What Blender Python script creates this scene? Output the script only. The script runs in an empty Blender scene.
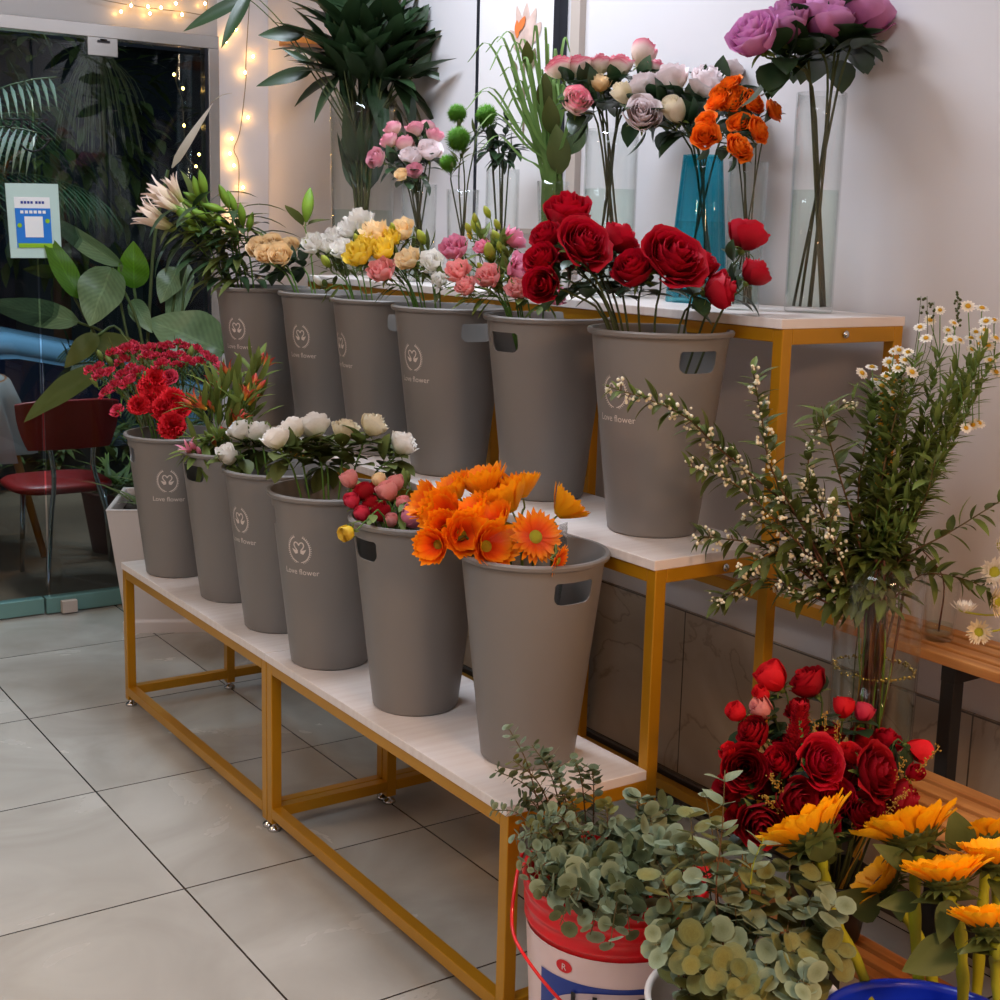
import bpy, bmesh, math, random
from mathutils import Vector, Matrix, Quaternion
R = random.Random(7)
PI = math.pi
SC = bpy.context.scene
COL = SC.collection
V = Vector

# ------------------------------------------------------------------ camera
CX, CY, CZ, YAW, PIT, ROL, F = -1.2806, -1.822, 1.4169, 0.599, 0.1767, 0.0254, 1368.0
PYO = -26.5
FW = V((math.sin(YAW)*math.cos(PIT), math.cos(YAW)*math.cos(PIT), -math.sin(PIT)))
r0_ = V((math.cos(YAW), -math.sin(YAW), 0)); u0_ = r0_.cross(FW)
RT = r0_*math.cos(ROL) + u0_*math.sin(ROL)
UP = u0_*math.cos(ROL) - r0_*math.sin(ROL)
CAM = V((CX, CY, CZ))
H1, H2, H3 = 0.435, 0.835, 1.265            # the three shelf heights
D1, D2, D3 = 0.311, 0.596, 0.934            # depth lines of the stand

def ray(px, py):
    return FW + RT*((px-500)/F) - UP*((py-500-PYO)/F)
def at(px, py, t):                          # point at a distance t in front of the lens
    return CAM + ray(px, py)*t
def atz(px, py, z):
    d = ray(px, py); return CAM + d*((z-CZ)/d.z)
def atx(px, py, x):
    d = ray(px, py); return CAM + d*((x-CX)/d.x)
def aty(px, py, y):
    d = ray(px, py); return CAM + d*((y-CY)/d.y)
def depth(p): return (V(p)-CAM).dot(FW)
def proj(p):
    d = V(p)-CAM; z = d.dot(FW)
    return 500+F*d.dot(RT)/z, 500+PYO-F*d.dot(UP)/z
def spot(px, x, z):                         # y of the point at x, z that shows in column px
    a, b = -1.2, 3.2
    for _ in range(40):
        m = (a+b)/2
        if proj((x, m, z))[0] > px: a = m
        else: b = m
    return m

# ------------------------------------------------------------------ materials
def S(r, g, b):
    f = lambda c: (c/255/12.92) if c/255 <= .04045 else ((c/255+.055)/1.055)**2.4
    return (f(r), f(g), f(b), 1)
def newmat(name):
    m = bpy.data.materials.new(name); m.use_nodes = True
    nt = m.node_tree; nt.nodes.clear()
    out = nt.nodes.new('ShaderNodeOutputMaterial')
    return m, nt, nt.nodes, nt.links, out
def N(nt, t, **k):
    n = nt.nodes.new(t)
    for a, b in k.items(): setattr(n, a, b)
    return n
def mat(name, col, rough=.5, metal=0, noise=0, nscale=20, bump=0, bscale=200, coat=0, emit=None, estr=0, sub=0, spec=.5):
    m, nt, ns, L, out = newmat(name)
    b = N(nt, 'ShaderNodeBsdfPrincipled')
    b.inputs['Base Color'].default_value = col; b.inputs['Roughness'].default_value = rough
    b.inputs['Metallic'].default_value = metal; b.inputs['Coat Weight'].default_value = coat
    b.inputs['Specular IOR Level'].default_value = spec
    if emit: b.inputs['Emission Color'].default_value = emit; b.inputs['Emission Strength'].default_value = estr
    tc = N(nt, 'ShaderNodeTexCoord')
    if noise:
        nz = N(nt, 'ShaderNodeTexNoise'); nz.inputs['Scale'].default_value = nscale; nz.inputs['Detail'].default_value = 5
        L.new(tc.outputs['Object'], nz.inputs['Vector'])
        mx = N(nt, 'ShaderNodeMix', data_type='RGBA', blend_type='MULTIPLY'); mx.inputs[0].default_value = noise
        mx.inputs[6].default_value = col
        cr = N(nt, 'ShaderNodeValToRGB'); cr.color_ramp.elements[0].position = .35; cr.color_ramp.elements[1].position = .65
        cr.color_ramp.elements[0].color = (.35, .33, .3, 1); cr.color_ramp.elements[1].color = (1, 1, 1, 1)
        L.new(nz.outputs['Fac'], cr.inputs[0]); L.new(cr.outputs[0], mx.inputs[7]); L.new(mx.outputs[2], b.inputs['Base Color'])
    if bump:
        nb = N(nt, 'ShaderNodeTexNoise'); nb.inputs['Scale'].default_value = bscale
        L.new(tc.outputs['Object'], nb.inputs['Vector'])
        bp = N(nt, 'ShaderNodeBump'); bp.inputs['Strength'].default_value = bump; bp.inputs['Distance'].default_value = .002
        L.new(nb.outputs['Fac'], bp.inputs['Height']); L.new(bp.outputs[0], b.inputs['Normal'])
    L.new(b.outputs[0], out.inputs[0])
    return m
def petal(name, c0, c1, c2, back=None, p1=.5, trans=.25, rough=.55, streak=.15, spec=.3, vein=0):
    """petal or leaf surface coloured from base (c0) to edge (c2) along UV.y"""
    m, nt, ns, L, out = newmat(name)
    uv = N(nt, 'ShaderNodeUVMap'); sp = N(nt, 'ShaderNodeSeparateXYZ'); L.new(uv.outputs[0], sp.inputs[0])
    cr = N(nt, 'ShaderNodeValToRGB'); e = cr.color_ramp.elements
    e[0].color = c0; e[0].position = .05; e[1].color = c2; e[1].position = 1
    k = e.new(p1); k.color = c1
    L.new(sp.outputs['Y'], cr.inputs[0])
    oi = N(nt, 'ShaderNodeObjectInfo')
    tc = N(nt, 'ShaderNodeTexCoord')
    nz = N(nt, 'ShaderNodeTexNoise'); nz.inputs['Scale'].default_value = 9
    L.new(uv.outputs[0], nz.inputs['Vector'])
    hs = N(nt, 'ShaderNodeHueSaturation')
    ma = N(nt, 'ShaderNodeMath', operation='MULTIPLY_ADD'); L.new(oi.outputs['Random'], ma.inputs[0]); ma.inputs[1].default_value = .22; ma.inputs[2].default_value = .89-streak/2
    mb = N(nt, 'ShaderNodeMath', operation='MULTIPLY_ADD'); L.new(nz.outputs['Fac'], mb.inputs[0]); mb.inputs[1].default_value = streak; L.new(ma.outputs[0], mb.inputs[2])
    vo = mb.outputs[0]
    if vein:        # side veins running from the midrib, and the midrib itself
        def mt_(op, a, b=None, c=None):
            q = N(nt, 'ShaderNodeMath', operation=op)
            for i_, x_ in enumerate((a, b, c)):
                if x_ is None: continue
                if hasattr(x_, 'links'): L.new(x_, q.inputs[i_])
                else: q.inputs[i_].default_value = x_
            return q.outputs[0]
        au = mt_('ABSOLUTE', mt_('SUBTRACT', sp.outputs['X'], .5))
        wv = mt_('SINE', mt_('MULTIPLY_ADD', sp.outputs['Y'], 75., mt_('MULTIPLY', au, -45.)))
        rib = mt_('LESS_THAN', au, .025)
        vo = mt_('MULTIPLY_ADD', wv, vein, mt_('MULTIPLY_ADD', rib, .3, vo))
    L.new(vo, hs.inputs['Value'])
    src = cr.outputs[0]
    if back:
        ge = N(nt, 'ShaderNodeNewGeometry'); mx = N(nt, 'ShaderNodeMix', data_type='RGBA')
        L.new(ge.outputs['Backfacing'], mx.inputs[0]); L.new(src, mx.inputs[6]); mx.inputs[7].default_value = back
        src = mx.outputs[2]
    L.new(src, hs.inputs['Color'])
    b = N(nt, 'ShaderNodeBsdfPrincipled'); b.inputs['Roughness'].default_value = rough
    b.inputs['Specular IOR Level'].default_value = spec
    L.new(hs.outputs[0], b.inputs['Base Color'])
    t = N(nt, 'ShaderNodeBsdfTranslucent'); L.new(hs.outputs[0], t.inputs[0])
    mx = N(nt, 'ShaderNodeMixShader'); mx.inputs[0].default_value = trans
    L.new(b.outputs[0], mx.inputs[1]); L.new(t.outputs[0], mx.inputs[2]); L.new(mx.outputs[0], out.inputs[0])
    return m
def glass(name, tint=(.93, .97, .96, 1), refl=.9, rough=0.0, base=.03):
    """thin clear glass: straight transmission with a Fresnel reflection"""
    m, nt, ns, L, out = newmat(name)
    tr = N(nt, 'ShaderNodeBsdfTransparent'); tr.inputs[0].default_value = tint
    gl = N(nt, 'ShaderNodeBsdfGlossy'); gl.inputs['Roughness'].default_value = rough
    lw = N(nt, 'ShaderNodeLayerWeight'); lw.inputs[0].default_value = .5
    pw = N(nt, 'ShaderNodeMath', operation='POWER'); L.new(lw.outputs['Facing'], pw.inputs[0]); pw.inputs[1].default_value = 3
    ma = N(nt, 'ShaderNodeMath', operation='MULTIPLY_ADD'); L.new(pw.outputs[0], ma.inputs[0]); ma.inputs[1].default_value = refl; ma.inputs[2].default_value = base
    ma.use_clamp = True
    mx = N(nt, 'ShaderNodeMixShader'); L.new(ma.outputs[0], mx.inputs[0]); L.new(tr.outputs[0], mx.inputs[1]); L.new(gl.outputs[0], mx.inputs[2])
    L.new(mx.outputs[0], out.inputs[0])
    return m
def floor_mat():
    m, nt, ns, L, out = newmat('floor_tile')
    tc = N(nt, 'ShaderNodeTexCoord'); mp = N(nt, 'ShaderNodeMapping'); L.new(tc.outputs['Object'], mp.inputs[0])
    mp.inputs['Location'].default_value = (.276/.6, -2.0147/.6, 0); mp.inputs['Scale'].default_value = (1/.6, 1/.6, 1/.6)
    sp = N(nt, 'ShaderNodeSeparateXYZ'); L.new(mp.outputs[0], sp.inputs[0])
    gm = []
    for ax in 'XY':
        pp = N(nt, 'ShaderNodeMath', operation='PINGPONG'); L.new(sp.outputs[ax], pp.inputs[0]); pp.inputs[1].default_value = .5
        gm.append(pp)
    mn = N(nt, 'ShaderNodeMath', operation='MINIMUM'); L.new(gm[0].outputs[0], mn.inputs[0]); L.new(gm[1].outputs[0], mn.inputs[1])
    lt = N(nt, 'ShaderNodeMath', operation='LESS_THAN'); L.new(mn.outputs[0], lt.inputs[0]); lt.inputs[1].default_value = .0038
    fl = N(nt, 'ShaderNodeVectorMath', operation='FLOOR'); L.new(mp.outputs[0], fl.inputs[0])
    wn = N(nt, 'ShaderNodeTexWhiteNoise'); L.new(fl.outputs[0], wn.inputs[0])
    ad = N(nt, 'ShaderNodeVectorMath', operation='MULTIPLY_ADD'); L.new(wn.outputs['Color'], ad.inputs[0]); ad.inputs[1].default_value = (9, 9, 9); L.new(tc.outputs['Object'], ad.inputs[2])
    nz = N(nt, 'ShaderNodeTexNoise'); nz.inputs['Scale'].default_value = 2.4; nz.inputs['Detail'].default_value = 7; nz.inputs['Distortion'].default_value = 1.2
    L.new(ad.outputs[0], nz.inputs['Vector'])
    cr = N(nt, 'ShaderNodeValToRGB'); e = cr.color_ramp.elements
    e[0].position = .3; e[0].color = S(160, 155, 146); e[1].position = .7; e[1].color = S(188, 184, 176)
    L.new(nz.outputs['Fac'], cr.inputs[0])
    mx = N(nt, 'ShaderNodeMix', data_type='RGBA'); L.new(lt.outputs[0], mx.inputs[0]); L.new(cr.outputs[0], mx.inputs[6]); mx.inputs[7].default_value = S(45, 38, 33)
    b = N(nt, 'ShaderNodeBsdfPrincipled'); L.new(mx.outputs[2], b.inputs['Base Color'])
    rr = N(nt, 'ShaderNodeMath', operation='MULTIPLY_ADD'); L.new(nz.outputs['Fac'], rr.inputs[0]); rr.inputs[1].default_value = .12; rr.inputs[2].default_value = .2
    L.new(rr.outputs[0], b.inputs['Roughness'])
    L.new(b.outputs[0], out.inputs[0])
    return m
def marble_mat():
    m, nt, ns, L, out = newmat('marble_dado')
    tc = N(nt, 'ShaderNodeTexCoord'); sp = N(nt, 'ShaderNodeSeparateXYZ'); L.new(tc.outputs['Object'], sp.inputs[0])
    def line(ax, off, per, w):
        a = N(nt, 'ShaderNodeMath', operation='MULTIPLY_ADD'); L.new(sp.outputs[ax], a.inputs[0]); a.inputs[1].default_value = 1/per; a.inputs[2].default_value = -off/per
        p = N(nt, 'ShaderNodeMath', operation='PINGPONG'); L.new(a.outputs[0], p.inputs[0]); p.inputs[1].default_value = .5
        l = N(nt, 'ShaderNodeMath', operation='LESS_THAN'); L.new(p.outputs[0], l.inputs[0]); l.inputs[1].default_value = w/per
        return l
    a = line('Z', .068, .425, .002); b_ = line('Y', -.22, .85, .002)
    mxx = N(nt, 'ShaderNodeMath', operation='MAXIMUM'); L.new(a.outputs[0], mxx.inputs[0]); L.new(b_.outputs[0], mxx.inputs[1])
    nz = N(nt, 'ShaderNodeTexNoise'); nz.inputs['Scale'].default_value = 2; nz.inputs['Detail'].default_value = 8; nz.inputs['Distortion'].default_value = 1
    L.new(tc.outputs['Object'], nz.inputs['Vector'])
    cr = N(nt, 'ShaderNodeValToRGB'); e = cr.color_ramp.elements
    e[0].position = .3; e[0].color = S(150, 130, 112); e[1].position = .6; e[1].color = S(178, 160, 142)
    k = e.new(.488); k.color = S(165, 147, 128); k = e.new(.497); k.color = S(140, 121, 104); k = e.new(.506); k.color = S(166, 148, 130)
    L.new(nz.outputs['Fac'], cr.inputs[0])
    mx = N(nt, 'ShaderNodeMix', data_type='RGBA'); L.new(mxx.outputs[0], mx.inputs[0]); L.new(cr.outputs[0], mx.inputs[6]); mx.inputs[7].default_value = S(80, 68, 58)
    b = N(nt, 'ShaderNodeBsdfPrincipled'); b.inputs['Roughness'].default_value = .2; L.new(mx.outputs[2], b.inputs['Base Color']); L.new(b.outputs[0], out.inputs[0])
    return m
def wood_mat(name, c0, c1, axis_scale=(30, 2, 30), rough=.45):
    m, nt, ns, L, out = newmat(name)
    tc = N(nt, 'ShaderNodeTexCoord'); mp = N(nt, 'ShaderNodeMapping'); L.new(tc.outputs['Object'], mp.inputs[0]); mp.inputs['Scale'].default_value = axis_scale
    nz = N(nt, 'ShaderNodeTexNoise'); nz.inputs['Scale'].default_value = 1.5; nz.inputs['Detail'].default_value = 6; L.new(mp.outputs[0], nz.inputs['Vector'])
    cr = N(nt, 'ShaderNodeValToRGB'); cr.color_ramp.elements[0].position = .3; cr.color_ramp.elements[1].position = .7
    cr.color_ramp.elements[0].color = c0; cr.color_ramp.elements[1].color = c1
    L.new(nz.outputs['Fac'], cr.inputs[0])
    b = N(nt, 'ShaderNodeBsdfPrincipled'); b.inputs['Roughness'].default_value = rough; L.new(cr.outputs[0], b.inputs['Base Color']); L.new(b.outputs[0], out.inputs[0])
    return m

MT = dict(
    bucket=mat('grey_plastic', S(124, 119, 115), .42, bump=.08, bscale=900),
    print=mat('white_print', S(222, 210, 202), .6),
    gold=mat('gold_paint', S(196, 138, 18), .33, metal=.35, noise=.15, nscale=6),
    board=wood_mat('white_board', S(226, 214, 208), S(236, 227, 222), (3, 40, 3), .35),
    chrome=mat('chrome', S(200, 200, 200), .12, metal=1),
    wall=mat('wall_paint', S(216, 212, 214), .55, noise=.06, nscale=1.5, bump=.05, bscale=300),
    grey_panel=mat('grey_panel', S(176, 172, 170), .3),
    ceil=mat('ceiling_paint', S(225, 224, 222), .8),
    alu=mat('aluminium', S(196, 192, 188), .25, metal=.7),
    dark_alu=mat('dark_aluminium', S(42, 44, 52), .3, metal=.4),
    teal=mat('teal_rail', S(110, 150, 146), .35, metal=.3),
    black=mat('black_metal', S(22, 21, 22), .4),
    base=mat('dark_skirting', S(70, 60, 54), .3, noise=.2),
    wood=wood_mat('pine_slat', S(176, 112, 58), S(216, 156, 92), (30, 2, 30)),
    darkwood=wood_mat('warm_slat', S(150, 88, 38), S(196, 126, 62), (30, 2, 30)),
    glass=glass('clear_glass', (.975, .985, .98, 1), .6, base=.03), water=glass('vase_water', (.90, .95, .92, 1), .3, base=.01),
    blueglass=glass('blue_glass', (.36, .84, .93, 1), .6, base=.04), door_glass=glass('door_glass', (.62, .68, .68, 1), .75, base=.035),
    wrap=glass('clear_film', (.97, .97, .97, 1), .6, .12, .03),
    soil=mat('soil', S(58, 40, 28), .95, noise=.5, nscale=60, bump=.6, bscale=120),
    ceramic=mat('white_ceramic', S(214, 203, 198), .3, noise=.05, nscale=5),
    stem=petal('stem_green', S(92, 122, 42), S(80, 116, 44), S(100, 134, 58), trans=0, rough=.5),
    darkstem=petal('stem_dark', S(62, 60, 34), S(66, 74, 38), S(70, 90, 42), trans=0, rough=.6),
    sunstem=petal('stem_yellow_green', S(150, 150, 24), S(158, 158, 30), S(140, 150, 36), trans=0, rough=.5),
    twig=petal('twig_brown', S(84, 52, 38), S(100, 62, 44), S(96, 86, 48), trans=0, rough=.7),
    leaf=petal('leaf_green', S(70, 80, 36), S(86, 96, 46), S(98, 108, 54), trans=.25),
    midleaf=petal('leaf_mid_green', S(94, 110, 48), S(108, 124, 58), S(120, 136, 66), trans=.3),
    darkleaf=petal('leaf_dark_green', S(34, 52, 30), S(44, 66, 40), S(52, 76, 46), trans=.15, rough=.35, spec=.5),
    bigleaf=petal('leaf_broad', S(84, 108, 70), S(104, 128, 92), S(118, 138, 98), trans=.25, rough=.35, streak=.5, vein=.09),
    backleaf=petal('leaf_backlit', S(64, 104, 20), S(84, 130, 22), S(96, 138, 30), trans=.4, rough=.4, streak=.3, vein=.07),
    oliveleaf=petal('leaf_olive', S(66, 76, 26), S(78, 84, 34), S(90, 92, 40), trans=.3),
    euc=petal('leaf_eucalyptus', S(112, 124, 92), S(130, 144, 116), S(142, 156, 128), trans=.2, rough=.6, streak=.35),
    euco=petal('leaf_eucalyptus_olive', S(124, 120, 62), S(128, 128, 72), S(120, 126, 82), trans=.25, rough=.6, streak=.5),
    eucd=petal('leaf_eucalyptus_dark', S(74, 84, 54), S(86, 98, 66), S(94, 106, 74), trans=.15, rough=.6, streak=.35),
    grass=petal('grass_green', S(92, 124, 58), S(104, 136, 68), S(122, 152, 86), trans=.35),
    p_red=petal('petal_red', S(120, 4, 22), S(172, 8, 34), S(196, 14, 44), trans=.18, rough=.6),
    p_dred=petal('petal_dark_red', S(96, 2, 16), S(146, 6, 24), S(172, 12, 32), trans=.18, rough=.6),
    p_bred=petal('petal_bright_red', S(200, 8, 24), S(224, 20, 34), S(232, 34, 48), trans=.25, rough=.7),
    p_pred=petal('petal_pink_red', S(170, 22, 50), S(214, 40, 72), S(224, 70, 96), trans=.25, rough=.7),
    p_white=petal('petal_white', S(214, 214, 176), S(238, 232, 220), S(246, 241, 236), trans=.25),
    p_cream=petal('petal_cream', S(222, 208, 160), S(238, 224, 190), S(244, 232, 208), trans=.25),
    p_wpink=petal('petal_white_pink_edge', S(228, 224, 190), S(240, 214, 206), S(226, 108, 136), p1=.72, trans=.25),
    p_blush=petal('petal_blush', S(238, 228, 206), S(244, 226, 222), S(246, 234, 236), trans=.25),
    p_lav=petal('petal_lavender', S(176, 84, 136), S(206, 124, 178), S(222, 156, 204), trans=.22),
    p_pink=petal('petal_pink', S(224, 134, 142), S(236, 136, 164), S(242, 164, 192), trans=.25),
    p_salm=petal('petal_salmon', S(226, 146, 120), S(240, 150, 148), S(244, 172, 168), trans=.25),
    p_lpink=petal('petal_light_pink', S(246, 222, 198), S(246, 204, 202), S(238, 164, 184), trans=.25),
    p_peach=petal('petal_peach', S(246, 200, 128), S(252, 218, 160), S(252, 230, 192), trans=.25),
    p_yel=petal('petal_yellow', S(232, 196, 24), S(250, 216, 48), S(250, 220, 96), trans=.25),
    p_orange=petal('petal_orange', S(226, 70, 10), S(244, 104, 12), S(250, 132, 30), trans=.25),
    p_gerb=petal('petal_gerbera', S(226, 50, 10), S(252, 100, 10), S(255, 160, 18), back=S(250, 172, 20), trans=.22),
    p_sun=petal('petal_sunflower', S(232, 140, 4), S(252, 176, 8), S(254, 188, 20), trans=.25),
    p_lily=petal('petal_lily', S(150, 166, 70), S(232, 210, 180), S(240, 216, 206), trans=.25),
    p_lbud=petal('lily_bud', S(110, 140, 40), S(120, 152, 46), S(96, 132, 40), trans=.1),
    p_gbud=petal('green_bud', S(140, 160, 50), S(168, 182, 60), S(188, 196, 90), trans=.15),
    p_als=petal('petal_alstroemeria', S(226, 176, 60), S(214, 96, 60), S(196, 60, 70), trans=.2),
    g_ball=petal('green_ball', S(40, 80, 10), S(70, 124, 16), S(104, 158, 34), trans=.2),
    c_yel=mat('pollen_yellow', S(226, 170, 24), .8, bump=.8, bscale=900),
    c_ger=mat('gerbera_centre', S(176, 176, 40), .8, bump=.8, bscale=900),
    c_sun=mat('sunflower_disc', S(70, 48, 22), .9, bump=.9, bscale=700),
    berry=mat('cream_berry', S(236, 228, 200), .5),
    goldspray=mat('gold_filler', S(176, 134, 44), .6),
    celosia=petal('celosia_red', S(170, 8, 30), S(206, 16, 38), S(216, 30, 50), trans=.25, rough=.8, streak=.6),
    redp=mat('red_plastic', S(222, 18, 30), .3, coat=.2), redv=mat('red_vinyl', S(176, 26, 30), .4),
    label=mat('pail_label', S(232, 208, 206), .35), bluel=mat('pail_label_blue', S(30, 60, 150), .35),
    labelg=mat('pail_label_oval', S(200, 182, 186), .35), ink=mat('black_ink', S(20, 18, 24), .5), redink=mat('red_ink', S(214, 22, 34), .5),
    bluep=mat('blue_plastic', S(16, 48, 190), .3, coat=.2), whitep=mat('white_pail_plastic', S(226, 216, 208), .35),
    pot=mat('terracotta', S(120, 52, 38), .7), cloth=mat('white_cloth', S(206, 208, 210), .9, noise=.1, nscale=8),
    orangewood=wood_mat('table_leg_wood', S(206, 120, 44), S(226, 146, 70), (20, 20, 2)),
    car=mat('car_paint', S(150, 196, 226), .2, metal=.3, coat=.6), carglass=mat('car_window', S(14, 18, 36), .08),
    tyre=mat('tyre_rubber', S(20, 20, 22), .8), pave=mat('outdoor_paving', S(120, 96, 72), .7, noise=.3, nscale=4),
    mint=mat('acrylic_board', S(196, 222, 216), .2), paperblue=mat('poster_blue', S(24, 122, 216), .5), paperwhite=mat('poster_white', S(240, 242, 244), .5),
    papergreen=mat('poster_green', S(140, 190, 30), .5), wire=mat('thin_cable', S(120, 110, 90), .6),
    bulb=mat('fairy_bulb', S(255, 214, 140), .3, emit=S(255, 190, 100), estr=75),
    canvas=mat('print_canvas', S(226, 222, 222), .5), tan=mat('tan_trim_and_shade', S(186, 172, 162), .5),
    facade=mat('dark_facade', S(52, 54, 58), .8, noise=.4, nscale=1.2),
    palm=petal('palm_frond', S(40, 66, 40), S(56, 84, 54), S(76, 98, 66), trans=.2),
    airplant=petal('hanging_grass', S(116, 122, 84), S(124, 134, 98), S(140, 150, 116), trans=.3),
    dead=petal('dried_leaf', S(190, 180, 160), S(214, 206, 190), S(210, 200, 190), trans=.2),
)

# ------------------------------------------------------------------ mesh collector
class M:
    def __init__(s): s.v = []; s.f = []; s.uv = []; s.mi = []; s.sm = []
    def face(s, idx, uvs=None, mi=0, sm=True):
        s.f.append(idx); s.uv.append(uvs or [(0, .5)]*len(idx)); s.mi.append(mi); s.sm.append(sm)
    def grid(s, pts, nu, nv, uvf=None, mi=0, closed_u=False):
        b = len(s.v); s.v += [tuple(p) for p in pts]         # pts[j*nu+i]
        for j in range(nv-1):
            for i in range(nu if closed_u else nu-1):
                i2 = (i+1) % nu
                a, b_, c, d = j*nu+i, j*nu+i2, (j+1)*nu+i2, (j+1)*nu+i
                q = lambda ii, jj: (ii/max(1, nu-1), jj/max(1, nv-1)) if not uvf else uvf(ii, jj)
                s.face([b+a, b+b_, b+c, b+d], [q(i, j), q(i+1, j), q(i+1, j+1), q(i, j+1)], mi)
    def box(s, lo, hi, mi=0):
        b = len(s.v); x0, y0, z0 = lo; x1, y1, z1 = hi
        s.v += [(x0, y0, z0), (x1, y0, z0), (x1, y1, z0), (x0, y1, z0), (x0, y0, z1), (x1, y0, z1), (x1, y1, z1), (x0, y1, z1)]
        for q in ((0, 3, 2, 1), (4, 5, 6, 7), (0, 1, 5, 4), (1, 2, 6, 5), (2, 3, 7, 6), (3, 0, 4, 7)):
            s.face([b+i for i in q], None, mi, False)
    def lathe(s, prof, n=24, c=(0, 0, 0), mi=0, cap0=False, cap1=False, uvy=None):
        pts = []
        for (r, z) in prof:
            for i in range(n):
                a = 2*PI*i/n; pts.append((c[0]+r*math.cos(a), c[1]+r*math.sin(a), c[2]+z))
        b = len(s.v); m = len(prof)
        s.grid(pts, n, m, (lambda i, j: (i/n, uvy)) if uvy is not None else None, mi, True)
        if cap0: s.face([b+i for i in reversed(range(n))], None, mi)
        if cap1: s.face([b+(m-1)*n+i for i in range(n)], None, mi)
    def tube(s, pts, rad, n=6, mi=0, cap=True):
        pts = [V(p) for p in pts]; m = len(pts)
        if not hasattr(rad, '__len__'): rad = [rad]*m
        prev = None; out = []
        for i, p in enumerate(pts):
            t = (pts[min(i+1, m-1)]-pts[max(i-1, 0)])
            if t.length < 1e-9: t = V((0, 0, 1))
            t.normalize()
            if prev is None: x = t.orthogonal().normalized()
            else:
                x = prev - t*prev.dot(t)
                x = x.normalized() if x.length > 1e-6 else t.orthogonal().normalized()
            prev = x; y = t.cross(x)
            for k in range(n):
                a = 2*PI*k/n; out.append(p+(x*math.cos(a)+y*math.sin(a))*rad[i])
        b = len(s.v); s.grid(out, n, m, None, mi, True)
        if cap:
            s.face([b+i for i in reversed(range(n))], None, mi); s.face([b+(m-1)*n+i for i in range(n)], [(0, 1)]*n, mi)
    def blob(s, c, r, nu=8, nv=6, mi=0, uvs=(0, 1)):
        if not hasattr(r, '__len__'): r = (r, r, r)
        pts = []
        for j in range(nv):
            th = PI*(j+.02)/(nv-1+.04)
            for i in range(nu):
                a = 2*PI*i/nu
                pts.append((c[0]+r[0]*math.sin(th)*math.cos(a), c[1]+r[1]*math.sin(th)*math.sin(a), c[2]-r[2]*math.cos(th)))
        s.grid(pts, nu, nv, None, mi, True)
    def poly(s, pts, mi=0, sm=False):
        b = len(s.v); s.v += [tuple(p) for p in pts]; s.face(list(range(b, b+len(pts))), None, mi, sm)
    def shift(s, o):
        o = V(o); s.v = [(x-o.x, y-o.y, z-o.z) for x, y, z in s.v]; return s
    def mesh(s, name, mats):
        me = bpy.data.meshes.new(name); me.from_pydata(s.v, [], s.f)
        for m in (mats if isinstance(mats, (list, tuple)) else [mats]): me.materials.append(MT[m] if isinstance(m, str) else m)
        uvl = me.uv_layers.new(name='UVMap'); fl = [c for q in s.uv for p in q for c in p]
        uvl.data.foreach_set('uv', fl)
        me.polygons.foreach_set('material_index', s.mi); me.polygons.foreach_set('use_smooth', s.sm)
        me.update(); return me
def link(name, data, parent=None, loc=(0, 0, 0)):
    o = bpy.data.objects.new(name, data); COL.objects.link(o); o.location = loc
    if parent: o.parent = parent
    return o
def part(name, m, mats, parent, loc=(0, 0, 0), label=None):
    o = link(name, m.mesh(name, mats) if isinstance(m, M) else m, parent, loc)
    if label: o['label'] = label
    return o
def thing(name, loc, label, cat, group=None, rz=0):
    o = link(name, None, None, loc); o.rotation_euler = (0, 0, rz); o.empty_display_size = .05
    o['label'] = label; o['category'] = cat
    if group: o['group'] = group
    return o
def solo(name, m, mats, label, cat, group=None, loc=(0, 0, 0)):
    o = part(name, m, mats, None, loc); o['label'] = label; o['category'] = cat
    if group: o['group'] = group
    return o
def struct(name, m, mats, parent=None):
    o = part(name, m, mats, parent)
    if not parent: o['kind'] = 'structure'
    return o
def bevel(o, w=.002, seg=2):
    b = o.modifiers.new('bevel', 'BEVEL'); b.width = w; b.segments = seg; b.limit_method = 'ANGLE'; return o
ORD = ['first', 'second', 'third', 'fourth', 'fifth', 'sixth', 'seventh', 'eighth', 'ninth', 'tenth', 'eleventh', 'twelfth', 'thirteenth', 'fourteenth', 'fifteenth', 'sixteenth', 'seventeenth', 'eighteenth', 'nineteenth', 'twentieth', 'twenty-first', 'twenty-second', 'twenty-third', 'twenty-fourth', 'twenty-fifth', 'twenty-sixth', 'twenty-seventh', 'twenty-eighth', 'twenty-ninth', 'thirtieth', 'thirty-first', 'thirty-second', 'thirty-third']
def ordi(i, n):
    if n == 1: return ''
    return ', leftmost' if i == 0 else ', rightmost' if i == n-1 else ', %s from the left' % ORD[i]

# ------------------------------------------------------------------ the room
YF, XW = 3.06, .97
m = M(); m.poly([(-4, -4.2, 0), (XW+.1, -4.2, 0), (XW+.1, 3.12, 0), (-4, 3.12, 0)]); struct('floor', m, floor_mat())
m = M(); m.box((-4, -4.2, 2.9), (1.1, 3.14, 3.0)); struct('ceiling', m, 'ceil')
m = M(); m.box((XW, -4.2, 0), (1.1, 3.3, 2.9))
wr = struct('wall_right', m, 'wall')
m = M(); m.box((XW-.008, -4.2, 0), (XW, 3.1, .495)); part('marble_dado', m, marble_mat(), wr)
m = M(); m.box((-4.1, -4.2, 0), (-4, 3.1, 2.9)); struct('wall_left', m, 'wall')
m = M(); m.box((-4.1, -4.3, 0), (1.1, -4.2, 2.9)); struct('wall_back', m, 'wall')
m = M(); m.box((XW-.022, -4.2, 0), (XW-.008, 3.1, .068)); bevel(struct('baseboard_right', m, 'base'))
xj = aty(217, 60, YF).x
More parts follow.
